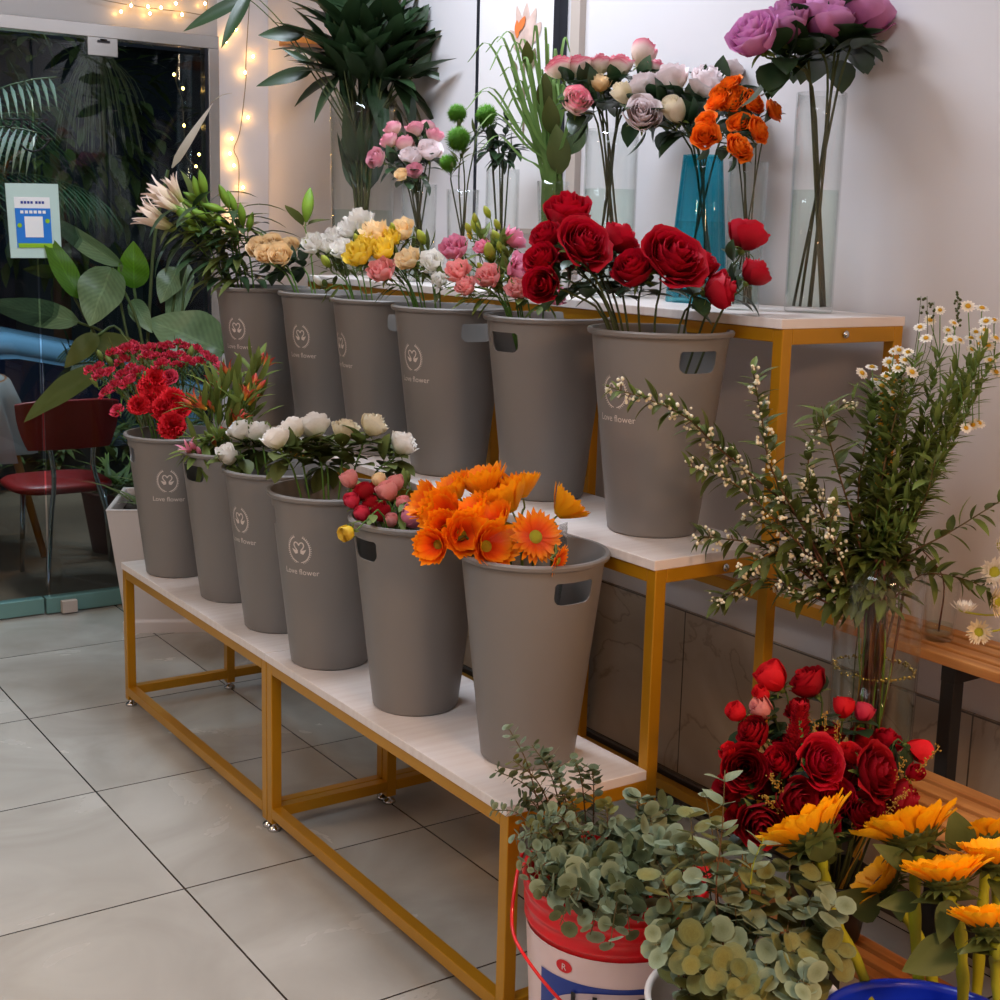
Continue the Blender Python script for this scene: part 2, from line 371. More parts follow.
m = M(); m.box((xj, YF+.03, 0), (XW, YF+.15, 2.9)); m.box((-4, YF+.03, 2.07), (xj, YF+.15, 2.9)); m.box((-4, YF+.03, 0), (-1.6, YF+.15, 2.07))
struct('wall_far', m, 'wall')
# glazed door and its frame
zt = 2.035
m = M(); m.box((-1.6, YF-.02, zt), (xj, YF+.05, zt+.045)); m.box((xj-.04, YF-.02, 0), (xj, YF+.05, zt)); m.box((-1.6, YF-.02, 0), (-1.55, YF+.05, zt))
m.box((-1.55, YF-.02, 2.24), (xj, YF+.05, 2.28)); m.box((-1.6, YF-.02, zt+.045), (-1.55, YF+.05, 2.28))
dr = bevel(struct('door_1', m, 'alu'))
m = M(); m.box((-1.55, YF-.005, zt+.045), (xj, YF+.028, 2.24)); part('transom_panel', m, 'grey_panel', dr)
m = M(); m.box((xj-.052, YF-.012, 0.03), (xj-.04, YF+.03, zt)); part('seal_strip', m, 'dark_alu', dr)
m = M(); m.box((.09, YF-.006, .06), (xj-.052, YF+.004, zt-.02)); part('glass_pane', m, 'door_glass', dr)
m = M(); m.box((-1.55, YF+.008, .06), (.085, YF+.018, zt-.02)); part('glass_pane', m, 'door_glass', dr)
m = M(); m.box((.07, YF-.02, .005), (xj-.05, YF+.03, .062)); m.box((-1.55, YF-.01, .005), (.065, YF+.035, .062)); bevel(part('bottom_rail', m, 'teal', dr))
p = aty(102, 47, YF); m = M(); m.box((p.x-.055, YF-.018, p.z-.032), (p.x+.05, YF+.02, p.z+.03)); o = bevel(part('patch_fitting', m, 'alu', dr))
m = M(); m.box((p.x-.022, YF-.022, p.z+.012), (p.x+.022, YF-.016, p.z+.02)); m.lathe([(0, 0), (.012, 0), (.012, .004), (0, .004)], 12, (p.x, YF-.02, p.z+.02)); part('pivot_slot', m, 'ink', o)
m = M(); q = aty(70, 612, YF-.03); m.box((q.x-.03, YF-.045, .005), (q.x+.025, YF-.01, .05)); bevel(part('pivot_block', m, 'tan', dr))
# marks drawn on the glass
def decal_strip(pl, w, y=YF-.008):
    mm = M()
    for a, b in zip(pl[:-1], pl[1:]):
        mm.tube([aty(a[0], a[1], y), aty(b[0], b[1], y)], w, 5)
    return mm
m = decal_strip([(20, 144), (25, 149), (32, 151.5), (40, 150), (46, 145), (49, 140)], .0035)
for a in ([(45, 140), (52, 139)], [(30, 137), (30.5, 141.5)], [(36, 137), (37, 141.5)]):
    mm = decal_strip(a, .0035); b0 = len(m.v); m.v += mm.v
    for f, u in zip(mm.f, mm.uv): m.face([i+b0 for i in f], u)
part('smiley_drawing', m, 'ink', dr)
m = M()
for pl in ([(4, 119), (30, 120)], [(4, 121), (4, 125), (7, 127), (11, 127), (13, 124), (13, 121)], [(22, 119), (22, 126)], [(30, 121), (30, 127)], [(35, 119), (48, 120), (40, 123), (38, 127), (45, 129)]):
    for a, b in zip(pl[:-1], pl[1:]): m.tube([aty(a[0], a[1], YF-.008), aty(b[0], b[1], YF-.008)], .003, 5)
part('glass_lettering', m, 'ink', dr)

# outside the door
m = M(); m.box((-12, 3.2, -.72), (14, 6.2, -.02)); m.box((-12, 6.2, -.80), (14, 22, -.70)); struct('floor_outdoor', m, 'pave')
m = M(); m.box((-8, 13, -.8), (14, 14, 9)); m.box((-8, 12.7, 3.2), (14, 13, 3.5))
bl = solo('building', m, 'facade', 'dark building front far behind the glass door across the street', 'building')
for k in range(6):
    m = M(); x = -5+k*3; m.box((x, 12.93, .2), (x+1.6, 13.02, 2.6)); part('shop_window', m, 'carglass', bl)

# ------------------------------------------------------------------ stepped stand, two units
def stand(y0, y1, label):
    t = thing('display_stand', (0, (y0+y1)/2, 0), label, 'display stand', 'gold framed stepped display stand units')
    oy = (y0+y1)/2; w = .026; g = .0015; y0 += g; y1 -= g
    def bx(name, lo, hi, mt, bw=.0015):
        mm = M(); mm.box(lo, hi); mm.shift((0, oy, 0)); return bevel(part(name, mm, mt, t), bw)
    th = .019
    for (x0, x1, z) in ((0, D1, H1), (D1, D2, H2), (D2, D3, H3)):
        bx('shelf_board', (x0-.004, y0, z-th), (x1-(.0 if x1 < D3 else -.004), y1, z), 'board')
    def post(x, y, z1):
        mm = M(); mm.box((x, y, .02), (x+w, y+w, z1)); mm.shift((0, oy, 0)); bevel(part('post', mm, 'gold', t))
        mm = M(); mm.lathe([(.001, 0), (.016, 0), (.017, .004), (.014, .009), (.006, .012), (.006, .02)], 16, (x+w/2, y+w/2-oy, 0)); part('levelling_foot', mm, 'chrome', t)
    hs = (H1-th, H2-th, H3-th)
    for y in (y0, y1-w):
        post(0, y, hs[0]); post(D1, y, hs[1]); post(D2, y, hs[2]); post(D3-w, y, hs[2])
        bx('rail', (w, y, .035), (D1, y+w, .035+w), 'gold')
        bx('rail', (D1+w, y, .035), (D2, y+w, .035+w), 'gold')
        bx('rail', (D2+w, y, .035), (D3-w, y+w, .035+w), 'gold')
        bx('rail', (w, y, hs[0]-w), (D1, y+w, hs[0]), 'gold')
        bx('rail', (D1+w, y, hs[1]-w), (D2, y+w, hs[1]), 'gold')
        bx('rail', (D2+w, y, hs[2]-w-.004), (D3-w, y+w, hs[2]), 'gold')
        yy = y if y == y0 else y+w
        for (xa, z) in ((D1+.17, hs[1]-w/2), ((D2+D3)/2, hs[2]-w/2)):
            mm = M(); mm.lathe([(0, -.004), (.007, -.004), (.008, 0), (.005, .003), (0, .004)], 12)
            o = part('bolt', mm, 'chrome', t, (xa, yy-oy-(.004 if y == y0 else -.004), z)); o.rotation_euler = (PI/2, 0, 0)
    bx('rail', (0, y0+w, .035), (w, y1-w, .035+w), 'gold')
    bx('rail', (D3-w, y0+w, .035), (D3, y1-w, .035+w), 'gold')
    bx('rail', (D1, y0+w, hs[0]-w-.02), (D1+w, y1-w, hs[0]-.02), 'gold')
    bx('rail', (D3-w, y0+w, .60), (D3, y1-w, .60+w), 'gold')
    for x, z in ((0, hs[0]), (D1, hs[1]), (D2, hs[2]), (D3-w, hs[2])):
        bx('rail', (x, y0+w, z-w), (x+w, y1-w, z), 'gold')
stand(.0, .998, 'gold framed stepped stand unit nearest the camera, white boards on three levels')
stand(.998, 1.996, 'gold framed stepped stand unit nearest the glass door, white boards on three levels')

# ------------------------------------------------------------------ buckets
def make_bucket_mesh():
    mm = M(); Ro, Rb, H = .135, .089, .40; n = 72
    prof = [(.002, .0), (Rb-.004, 0), (Rb, .004)]
    for k in range(1, 9):
        z = .004+(H-.014)*k/8; prof.append((Rb+(Ro-Rb)*z/H, z))
    prof += [(Ro+.004, H-.012), (Ro+.0075, H-.009), (Ro+.0085, H-.003), (Ro+.006, H), (Ro-.001, H), (Ro-.003, H-.004)]
    for k in range(7, 0, -1):
        z = .006+(H-.014)*k/8; prof.append((Rb-.003+(Ro-Rb)*z/H, z))
    prof += [(Rb-.004, .006), (.002, .006)]
    mm.lathe(prof, n)
    me = mm.mesh('bucket_body', 'bucket'); o = link('tmp_body', me)
    bm = bmesh.new(); bm.from_mesh(me); bmesh.ops.remove_doubles(bm, verts=bm.verts, dist=1e-5); bmesh.ops.holes_fill(bm, edges=bm.edges, sides=100); bmesh.ops.recalc_face_normals(bm, faces=bm.faces); bm.to_mesh(me); bm.free()
    c = M(); w, h, rr = .042, .042, .016; zc = H-.055
    sh = [(-w, h/2-.004), (-w+.004, h/2), (w-.004, h/2), (w, h/2-.004)]
    sh += [(w-rr+rr*math.cos(a), -h/2+rr+rr*math.sin(a)) for a in (0, -PI/6, -PI/3, -PI/2)]
    sh += [(-w+rr+rr*math.cos(a), -h/2+rr+rr*math.sin(a)) for a in (-PI/2, -2*PI/3, -5*PI/6, -PI)]
    sh = list(reversed(sh)); k = len(sh)
    pts = [(x, y, zc+z) for x in (-.2, .2) for (y, z) in sh]
    c.v = pts
    for i in range(k): c.face([i, (i+1) % k, k+(i+1) % k, k+i])
    c.face(list(reversed(range(k)))); c.face(list(range(k, 2*k)))
    ce = c.mesh('cut', 'bucket'); co = link('tmp_cut', ce)
    bm = bmesh.new(); bm.from_mesh(ce); bmesh.ops.recalc_face_normals(bm, faces=bm.faces); bm.to_mesh(ce); bm.free()
    md = o.modifiers.new('b', 'BOOLEAN'); md.object = co; md.operation = 'DIFFERENCE'; md.solver = 'EXACT'
    bpy.context.view_layer.update()
    dg = bpy.context.evaluated_depsgraph_get()
    res = bpy.data.meshes.new_from_object(o.evaluated_get(dg))
    bpy.data.objects.remove(o); bpy.data.objects.remove(co)
    for p_ in res.polygons: p_.use_smooth = abs(p_.normal.z) < .9 and p_.area < .01
    at_ = res.attributes.get('sharp_edge') or res.attributes.new('sharp_edge', 'BOOLEAN', 'EDGE')
    bm = bmesh.new(); bm.from_mesh(res)
    flags = [(len(e.link_faces) != 2 or e.calc_face_angle(0) > .6) for e in bm.edges]; bm.free()
    at_.data.foreach_set('value', flags)
    return res
def bucket_surf(ang, z, off):
    r = .089+(.135-.089)*z/.40+off
    return (r*math.cos(ang), r*math.sin(ang), z)
def text_verts(txt, size, extr=0):
    cu = bpy.data.curves.new('t', 'FONT'); cu.body = txt; cu.size = size; cu.align_x = 'CENTER'; cu.resolution_u = 3
    o = link('tmp_text', cu); bpy.context.view_layer.update()
    me = bpy.data.meshes.new_from_object(o.evaluated_get(bpy.context.evaluated_depsgraph_get()))
    bm = bmesh.new(); bm.from_mesh(me)
    bmesh.ops.triangulate(bm, faces=bm.faces)
    vs = [(v.co.x, v.co.y) for v in bm.verts]; fs = [[v.index for v in f.verts] for f in bm.faces]; bm.free()
    bpy.data.objects.remove(o); bpy.data.curves.remove(cu)
    return vs, fs
TXT = text_verts('Love flower', .0185)
def emblem_meshes():
    s = 1.0; zc = .285; s = 1.12
    def put(mm, pts):      # 2D polygon -> bucket wall at angle 0
        ps = [bucket_surf(x*s/(.089+.046*(zc+z*s)/.4), zc+z*s, .0012) for x, z in pts]
        mm.poly(ps)
    a = M()
    def stroke(pl, w):
        for (x0, z0), (x1, z1) in zip(pl[:-1], pl[1:]):
            d = V((x1-x0, z1-z0)); L_ = d.length or 1; nx, nz = -d.y/L_*w, d.x/L_*w
            put(a, [(x0-nx, z0-nz), (x1-nx, z1-nz), (x1+nx, z1+nz), (x0+nx, z0+nz)])
    for sg in (-1, 1):      # laurel halves
        arc = [(sg*.024*math.sin(t), -.002-.027*math.cos(t)) for t in [PI*(.04+.84*k/18) for k in range(19)]]
        stroke(arc, .0008)
        for k in range(1, 18, 1):
            x, z = arc[k]; tx, tz = arc[k+1][0]-arc[k-1][0], arc[k+1][1]-arc[k-1][1]; l = math.hypot(tx, tz); tx /= l; tz /= l
            ox, oz = x/.024, (z+.002)/.027
            for q in (1, -.35):
                ex, ez = x+tx*.0035+ox*.0042*q, z+tz*.0035+oz*.0042*q
                px_, pz_ = (x+ex)/2, (z+ez)/2
                put(a, [(x, z), (px_+tz*.0011, pz_-tx*.0011), (ex, ez), (px_-tz*.0011, pz_+tx*.0011)])
        nk = [(0, .006), (sg*.002, .010), (sg*.006, .0125), (sg*.010, .011), (sg*.0115, .006), (sg*.009, .001), (sg*.005, -.003), (sg*.0035, -.006)]
        stroke(nk, .0012)
        put(a, [(sg*.003, -.010), (sg*.009, -.012), (sg*.013, -.007), (sg*.0165, -.001), (sg*.011, -.003), (sg*.006, -.004), (sg*.003, -.006)][::sg])
    b = M(); vs, fs = TXT
    for x, y in vs:
        z = .225+y; b.v.append(bucket_surf(x/(.089+.046*z/.4), z, .0012))
    for f in fs: b.face(f, None, 0, False)
    return a.mesh('emblem', 'print'), b.mesh('lettering', 'print')
BUCKET = make_bucket_mesh(); EMB, LET = emblem_meshes()
BK = {}
def bucket(key, x, y, z, emb, hole, label):
    t = thing('flower_bucket', (x, y, z), label, 'bucket', 'grey tapered flower buckets')
    th = math.atan2(CY-y, CX-x)
    b = part('bucket_body', BUCKET, None, t); b.rotation_euler = (0, 0, th+math.radians(hole))
    if emb is not None:
        for n_, me in (('emblem', EMB), ('lettering', LET)):
            o = part(n_, me, None, t); o.rotation_euler = (0, 0, th+math.radians(emb))
    mm = M(); mm.lathe([(.001, 0), (.108, 0)], 40, (0, 0, .19)); part('water', mm, 'water', t)
    BK[key] = (V((x, y, z)), .09, .135, .40)
bucket('a', .104, 1.82, H1, -12, 100, 'grey bucket of red carnations, farthest left on the lowest shelf')
bucket('b', .14, 1.505, H1, None, -55, 'grey bucket of alstroemeria on the lowest shelf, second from the left')
bucket('c', .13, 1.195, H1, -52, 75, 'grey bucket on the lowest shelf with white roses leaning out, third from the left')
bucket('d', .108, .885, H1, -34, 90, 'grey bucket of white roses on the lowest shelf, its rim and inside visible')
bucket('e', .128, .535, H1, None, -58, 'grey bucket of pink and red ranunculus on the lowest shelf')
bucket('f', .168, .184, H1, None, 37, 'grey bucket of orange gerberas nearest the camera on the lowest shelf')
bucket('g', .408, 1.905, H2, -38, 80, 'grey bucket of lily buds, farthest left on the middle shelf')
bucket('h', .47, 1.60, H2, -40, 80, 'grey bucket of peach roses on the middle shelf')
bucket('i', .468, 1.285, H2, -66, 22, 'grey bucket of white lisianthus on the middle shelf')
bucket('j', .462, .955, H2, -46, 30, 'grey bucket of yellow lisianthus on the middle shelf')
bucket('k', .493, .605, H2, None, -48, 'grey bucket of pink lisianthus on the middle shelf')
bucket('l', .478, .212, H2, -42, 36, 'grey bucket of red roses nearest the camera on the middle shelf')
# ------------------------------------------------------------------ flower pieces (unit size, facing +Z)
def rnd(a, b): return R.uniform(a, b)
def m_rose(seed, n=19, opening=.5, wide=1.0, ruffle=.03, tall=1.0, nu=7, nv=7):
    r = random.Random(seed); mm = M()
    for k in range(n):
        fr = k/(n-1); phi = k*2.4+r.uniform(-.2, .2)
        rad = .10+.66*fr**.85*(.8+.3*opening); hw = (1.9-1.0*fr)*wide*r.uniform(.9, 1.1)
        H = (1.22-.30*opening*fr-.12*fr)*tall*r.uniform(.94, 1.04); roll = opening*max(0, fr-.25)*r.uniform(.5, 1.0)
        fp = r.uniform(0, 6)
        pts = []
        for j in range(nv):
            v = j/(nv-1)
            for i in range(nu):
                u = 2*i/(nu-1)-1
                w = .35+.65*math.sin(min(1, v*1.25)*PI/2)
                a = phi+u*hw*w*(1-.25*max(0, v-.8)/.2*abs(u))
                rr = rad*(.22+.78*math.sin(min(1, v*1.35)*PI/2)**.8)+roll*.42*max(0, v-.55)**1.5*2.2+.05*abs(u)*fr
                rr += ruffle*math.sin(u*6+fp)*v*v
                z = H*v-roll*.55*max(0, v-.6)**2*2.6-.16*H*u*u*v+ruffle*math.cos(u*5+fp)*v*v
                pts.append((rr*math.cos(a), rr*math.sin(a), z))
        mm.grid(pts, nu, nv)
    return mm
def m_carn(seed, n=34, frill=.09):
    r = random.Random(seed); mm = M()
    for k in range(n):
        fr = k/(n-1); phi = k*2.4; el = (1-fr)*1.45+.02; L_ = r.uniform(.85, 1.05); hw = .5
        nu, nv = 9, 4; pts = []
        for j in range(nv):
            v = j/(nv-1)
            for i in range(nu):
                u = 2*i/(nu-1)-1; zig = (frill if i % 2 else -frill)*v*v
                rr = L_*v*(1+zig); a = phi+u*hw*(.3+.7*v)
                e = el+zig*1.6+u*r.uniform(-.12, .12)*v
                pts.append((rr*math.cos(a)*math.cos(e), rr*math.sin(a)*math.cos(e), .1+rr*math.sin(e)*.8))
        mm.grid(pts, nu, nv)
    return mm
def m_rays(seed, n, L_, wd, elev, layers=2, r0=.16, bend=.0, jit=.06, point=.5, nv=6):
    r = random.Random(seed); mm = M()
    for ly in range(layers):
        for k in range(n):
            phi = 2*PI*(k+.5*ly)/n+r.uniform(-jit, jit); ll = L_*(1-.14*ly)*r.uniform(.9, 1.05); e0 = elev+.16*ly+r.uniform(-jit, jit)*1.5
            d = V((math.cos(phi), math.sin(phi), 0)); s_ = V((-math.sin(phi), math.cos(phi), 0)); pts = []
            tw = r.uniform(-.3, .3)
            for j in range(nv):
                v = j/(nv-1); wv = wd*(.45+1.1*v-1.25*max(0, v-point)**1.5*1.6)
                if j == nv-1: wv = wd*.12
                e = e0+bend*v
                for i in (1, 0, -1):
                    c = d*(r0+ll*v*math.cos(e))+V((0, 0, ll*v*math.sin(e)+.02*ly-(0 if i else .12*wd)))
                    pts.append(c+s_*(i*wv*.5)+V((0, 0, i*tw*wv*.3)))
            mm.grid(pts, 3, nv)
    return mm
def m_bud(slim=.45, n=10, ridge=0, bend=0.):
    mm = M(); pts = []; nv = 9
    for j in range(nv):
        v = j/(nv-1); rr = slim*.5*(math.sin(PI*min(1, v*.93+.06)))**.8
        if v == 1: rr = .01
        for i in range(n):
            a = 2*PI*i/n; q = rr*(1+ridge*math.cos(3*a)); pts.append((q*math.cos(a)+bend*v*v, q*math.sin(a), v))
    mm.grid(pts, n, nv, None, 0, True); return mm
def m_lily(seed, open_=.35):
    r = random.Random(seed); mm = M()
    for k in range(6):
        phi = k*PI/3+r.uniform(-.1, .1); d = V((math.cos(phi), math.sin(phi), 0)); s_ = V((-math.sin(phi), math.cos(phi), 0)); pts = []
        for j in range(8):
            v = j/7; rr = .06+open_*(v**1.6)*(1.3 if k % 2 else 1)+(.25*max(0, v-.75)**1.2*3*open_*2)
            z = v*1.0-.35*max(0, v-.75)**1.3*open_*6; w = .20*math.sin(PI*min(1, .1+v*.9))
            for i in (-1, 0, 1): pts.append(d*(rr-(0 if i else -.03))+V((0, 0, z))+s_*(i*w*.5))
        mm.grid(pts, 3, 8)
    return mm
def m_spiky(seed, n=420):
    r = random.Random(seed); mm = M(); mm.blob((0, 0, .5), .34, 10, 8)
    for k in range(n):
        z = 1-2*(k+.5)/n; q = math.sqrt(1-z*z); a = k*2.39996
        d = V((q*math.cos(a), q*math.sin(a), z)); s_ = d.orthogonal().normalized()*.03; t = d.cross(s_).normalized()*.03; c = V((0, 0, .5)); L_ = r.uniform(.46, .56)
        b = len(mm.v); mm.v += [tuple(c+d*.28+s_), tuple(c+d*.28-s_*.5+t), tuple(c+d*.28-s_*.5-t), tuple(c+d*L_+V((r.uniform(-.04, .04), r.uniform(-.04, .04), .0)))]
        for f in ((0, 1, 3), (1, 2, 3), (2, 0, 3)): mm.face([b+i for i in f], [(0, .1), (0, .1), (0, 1)])
    return mm
def m_sepals(n=5, L_=.55, w=.16, down=.2):
    mm = M(); mm.blob((0, 0, .02), (.16, .16, .18), 8, 5)
    for k in range(n):
        a = 2*PI*k/n; d = V((math.cos(a), math.sin(a), 0)); s_ = V((-math.sin(a), math.cos(a), 0)); pts = []
        for j in range(5):
            v = j/4; wv = w*math.sin(PI*(.25+.7*v)); z = .02+.25*v-down*v*v*1.5
            for i in (-1, 0, 1): pts.append(d*(.1+L_*v)+s_*i*wv*.5+V((0, 0, z)))
        mm.grid(pts, 3, 5)
    return mm
def m_dome(r, h, n=16, z=0):
    mm = M(); mm.lathe([(r*math.cos(t), z+h*math.sin(t)) for t in [PI/2*k/4 for k in range(4)]]+[(.001, z+h)], n, uvy=.6); return mm
PROTO = {}
def P(key, maker, mt, name):
    if key not in PROTO: PROTO[key] = maker().mesh(name, mt)
    return PROTO[key]
# kind -> list of (part name, maker(seed), scale factor relative to head radius)
def head_parts(kind, col, seed):
    s = seed % 4
    if kind == 'rose': return [('bloom', lambda: m_rose(s, 19, .55), col)], True
    if kind == 'openrose': return [('bloom', lambda: m_rose(s+10, 24, .95, 1.0, .04, .85), col)], True
    if kind == 'budrose': return [('bloom', lambda: m_rose(s+20, 12, .12, 1.1, .02, 1.25), col)], True
    if kind == 'lisi': return [('bloom', lambda: m_rose(s+30, 11, .6, .9, .09, 1.05), col)], True
    if kind == 'ranun': return [('bloom', lambda: m_rose(s+40, 24, -.12, 1.2, .01, .95), col)], True
    if kind == 'carn': return [('bloom', lambda: m_carn(s), col)], False
    if kind == 'minicarn': return [('bloom', lambda: m_carn(s+5, 16, .12), col)], False
    if kind == 'gerb': return [('bloom', lambda: m_rays(s, 26, .86, .17, .12, 2, .14, .05), 'p_gerb'), ('flower_centre', lambda: m_dome(.24, .10, 18, .04), 'c_ger')], False
    if kind == 'gerbcup': return [('bloom', lambda: m_rays(s+8, 26, .98, .20, .75, 2, .12, .15, .05, .7), 'p_gerb'), ('flower_centre', lambda: m_dome(.2, .08, 18, .04), 'c_ger')], False
    if kind == 'daisy': return [('petals', lambda: m_rays(s, 12, .75, .32, .08, 1, .22, -.15, .05, .7, 4), 'p_white'), ('flower_centre', lambda: m_dome(.36, .26, 10, .02), 'c_yel')], False
    if kind == 'bud': return [('bud', lambda: m_bud(.5), col)], False
    if kind == 'lbud': return [('bud', lambda: m_bud(.33, 12, .12, .05), col)], False
    if kind == 'lily': return [('bloom', lambda: m_lily(s, .16), col)], False
    if kind == 'als': return [('bloom', lambda: m_lily(s+3, .42), col)], False
    if kind == 'spiky': return [('bloom', lambda: m_spiky(s), col)], False
    if kind == 'berry': return [('berry', lambda: m_bud(.9, 7), col)], False
    raise KeyError(kind)
SIZE = dict(rose=1.36, openrose=1.28, budrose=1.4, lisi=1.42, ranun=1.5, gerb=1.1, gerbcup=2.0, carn=1.12, minicarn=1.4, bud=1.2, als=1.2, spiky=1.6)
def put_head(root, kind, col, pos, face, r, seed):
    """pos is the attachment point (world), r the head radius in metres"""
    r *= SIZE.get(kind, 1)
    rl = root.location; q = V(face).normalized().to_track_quat('Z', 'Y'); q = q @ Quaternion((0, 0, 1), (seed*1.7) % 6.28)
    hp, sep = head_parts(kind, col, seed); first = None
    for nm, mk, c in hp:
        me = P((kind, nm, c, seed % 4), mk, c, nm)
        if first is None:
            o = link(nm, me, root, V(pos)-rl); o.rotation_mode = 'QUATERNION'; o.rotation_quaternion = q; o.scale = (r, r, r); first = o
        else:
            o = link(nm, me, first)
    if sep:
        me = P(('sepals', kind == 'budrose'), lambda: m_sepals(), 'midleaf', 'sepals'); o = link('sepals', me, first); o.location = (0, 0, -.06)
    return first
def leafblade(mm, base, d, up, L_, w, droop=.3, fold=.25, shape=1.0, nv=7, mi=0, wave=0., nu=5):
    base = V(base); d = V(d).normalized(); up = V(up); s_ = d.cross(up)
    if s_.length < 1e-3: s_ = d.orthogonal()
    s_.normalize(); n = s_.cross(d).normalized(); pts = []; p = base.copy(); dd = d.copy(); st = L_/(nv-1)
    for j in range(nv):
        v = j/(nv-1); wv = w*.5*(math.sin(PI*min(1, .04+.96*v**shape)))**.85
        if j == nv-1: wv = w*.01
        nn = s_.cross(dd).normalized()
        for i in range(nu):
            u = 2*i/(nu-1)-1; pts.append(p+s_*(u*wv)+nn*(abs(u)*wv*fold+wave*wv*math.sin(v*14+u*2)))
        dd = (dd-n*droop/(nv-1)).normalized() if droop else dd
        p = p+dd*st
    mm.grid(pts, nu, nv, None, mi)
def disc_leaf(mm, base, d, nrm, r, mi=0, cup=.12, n=10):
    base = V(base); d = V(d).normalized(); s_ = d.cross(V(nrm))
    if s_.length < 1e-3: s_ = d.orthogonal()
    s_.normalize(); nn = s_.cross(d); c = base+d*r*.95; pts = []
    for (q, uvq) in ((.02, .5), (.6, .6), (1.0, 1.0)):
        for i in range(n):
            a = 2*PI*i/n; pts.append(c+d*(math.cos(a)*r*q)+s_*(math.sin(a)*r*q*.97)+nn*(cup*r*q*q*(1+.4*math.cos(2*a))))
    mm.grid(pts, n, 3, lambda i, j: (i/n, j/2), mi, True)
def cat(pts, n=12):
    """Catmull-Rom through points"""
    P_ = [V(p) for p in pts]; P_ = [P_[0]*2-P_[1]]+P_+[P_[-1]*2-P_[-2]]; out = []; segs = len(P_)-3
    for s in range(segs):
        a, b, c, d = P_[s:s+4]; k = max(2, n//segs)
        for i in range(k):
            t = i/k; out.append(.5*((2*b)+(c-a)*t+(2*a-5*b+4*c-d)*t*t+(3*b-a-3*c+d)*t**3))
    out.append(P_[-2]); return out
UPZ = V((0, 0, 1))
CROSS = [.3]
def vessel_path(ves, head, spread=.75, lift=.0, jit=.012):
    C, rb, rr, H = ves; d = V((head.x-C.x, head.y-C.y, 0)); L_ = d.length; dh = d/L_ if L_ > 1e-4 else V((1, 0, 0))
    vr = min(L_*.62, rr*spread); via = C+dh*vr+V((rnd(-jit, jit), rnd(-jit, jit), H+.012+lift))
    base = C-dh*rb*CROSS[0]*(vr/max(rr*spread, 1e-4))+V((rnd(-jit, jit)*.7, rnd(-jit, jit)*.7, .012))
    low = base.lerp(via, .5)+V((rnd(-jit, jit), rnd(-jit, jit), 0))*.3
    return base, low, via
def flower(name, category, label, group, ves, heads, smat='stem', sr=.0028, leafspec=(), spread=.75, lift=0., headlen=.0, dark=None, taper=.6):
    """heads: list of (pos, face, kind, colour, radius); the first sits on the main stem"""
    h0 = V(heads[0][0]); base, low, via = vessel_path(ves, h0, spread, lift)
    root = thing(name, base, label, category, group)
    f0 = V(heads[0][1]).normalized()
    k = (h0-via).length
    mp = cat([base, low, via, via.lerp(h0, .5)+V((0, 0, .10*k)) if h0.z > via.z-.02 else via+V((0, 0, .02))+(h0-via)*.35, h0-f0*min(.02, k*.3), h0], 16)
    st = M(); st.tube(mp, [sr*(1-(1-taper)*i/(len(mp)-1)) for i in range(len(mp))], 6)
    for i, hd in enumerate(heads[1:]):
        h = V(hd[0]); f = V(hd[1]).normalized(); idx = int(len(mp)*(.5+.28*((i*.37) % 1))); j = mp[min(idx, len(mp)-2)]
        st.tube(cat([j, j.lerp(h, .5)+V((0, 0, .006))-f*.004, h-f*.006, h], 6), sr*.55, 5)
    st.shift(base); part('stem', st, smat, root)
    for i, (pos, f, kind, col, r) in enumerate(heads):
        put_head(root, kind, col, pos, f, r, R.randrange(1000))
    if leafspec:
        lf = M(); cnt, Lr, wr_, t0, t1, mt = leafspec[:6]; dr_ = leafspec[6] if len(leafspec) > 6 else .5; upb = leafspec[7] if len(leafspec) > 7 else .4; sh = leafspec[8] if len(leafspec) > 8 else .9
        a0 = rnd(0, 6)
        for i in range(cnt):
            t = t0+(t1-t0)*(i+.5)/cnt; p = mp[min(len(mp)-1, int(t*(len(mp)-1)))]; q = mp[min(len(mp)-1, int(t*(len(mp)-1))+1)]
            ax = (q-p).normalized() if (q-p).length > 1e-5 else UPZ
            a = a0+i*2.4+rnd(-.3, .3); o_ = ax.orthogonal().normalized(); o_ = Quaternion(ax, a) @ o_
            d = (o_+ax*upb+UPZ*.1).normalized(); L_ = Lr*rnd(.75, 1.15); pe = p+d*L_*.18
            if L_*.18 > .006: lf.tube([p, pe], sr*.3, 4, cap=False)
            leafblade(lf, pe, d, UPZ if abs(d.z) < .8 else o_, L_, wr_*rnd(.8, 1.15), dr_*rnd(.5, 1.3), .22, sh, 6)
        lf.shift(base); part('foliage', lf, mt, root)
    return root
def facing(C, p, out=.6, up=1., cam=.45, j=.18):
    d = V((p.x-C.x, p.y-C.y, 0)); d = d/max(d.length, .03)*min(1, d.length/.08)
    c = (CAM-p).normalized()
    return (d*out+UPZ*up+c*cam+V((rnd(-j, j), rnd(-j, j), rnd(-j, j)*.5))).normalized()
def hpos(ves, px, py, lo, hi, spread, face=None, r=0, kind='rose'):
    C, rb, rr, H = ves; dc = depth(C+V((0, 0, H)))
    t = dc-spread*((py-lo)/max(1, hi-lo)-.5)*2*.8+rnd(-.012, .012)
    return at(px, py, t)
def seat(p, f, r, k=.5): return V(p)-V(f)*r*k     # from visible head centre to attachment point
def spread_of(lst):
    ys = [h[1] for h in lst]; return min(ys), max(ys)

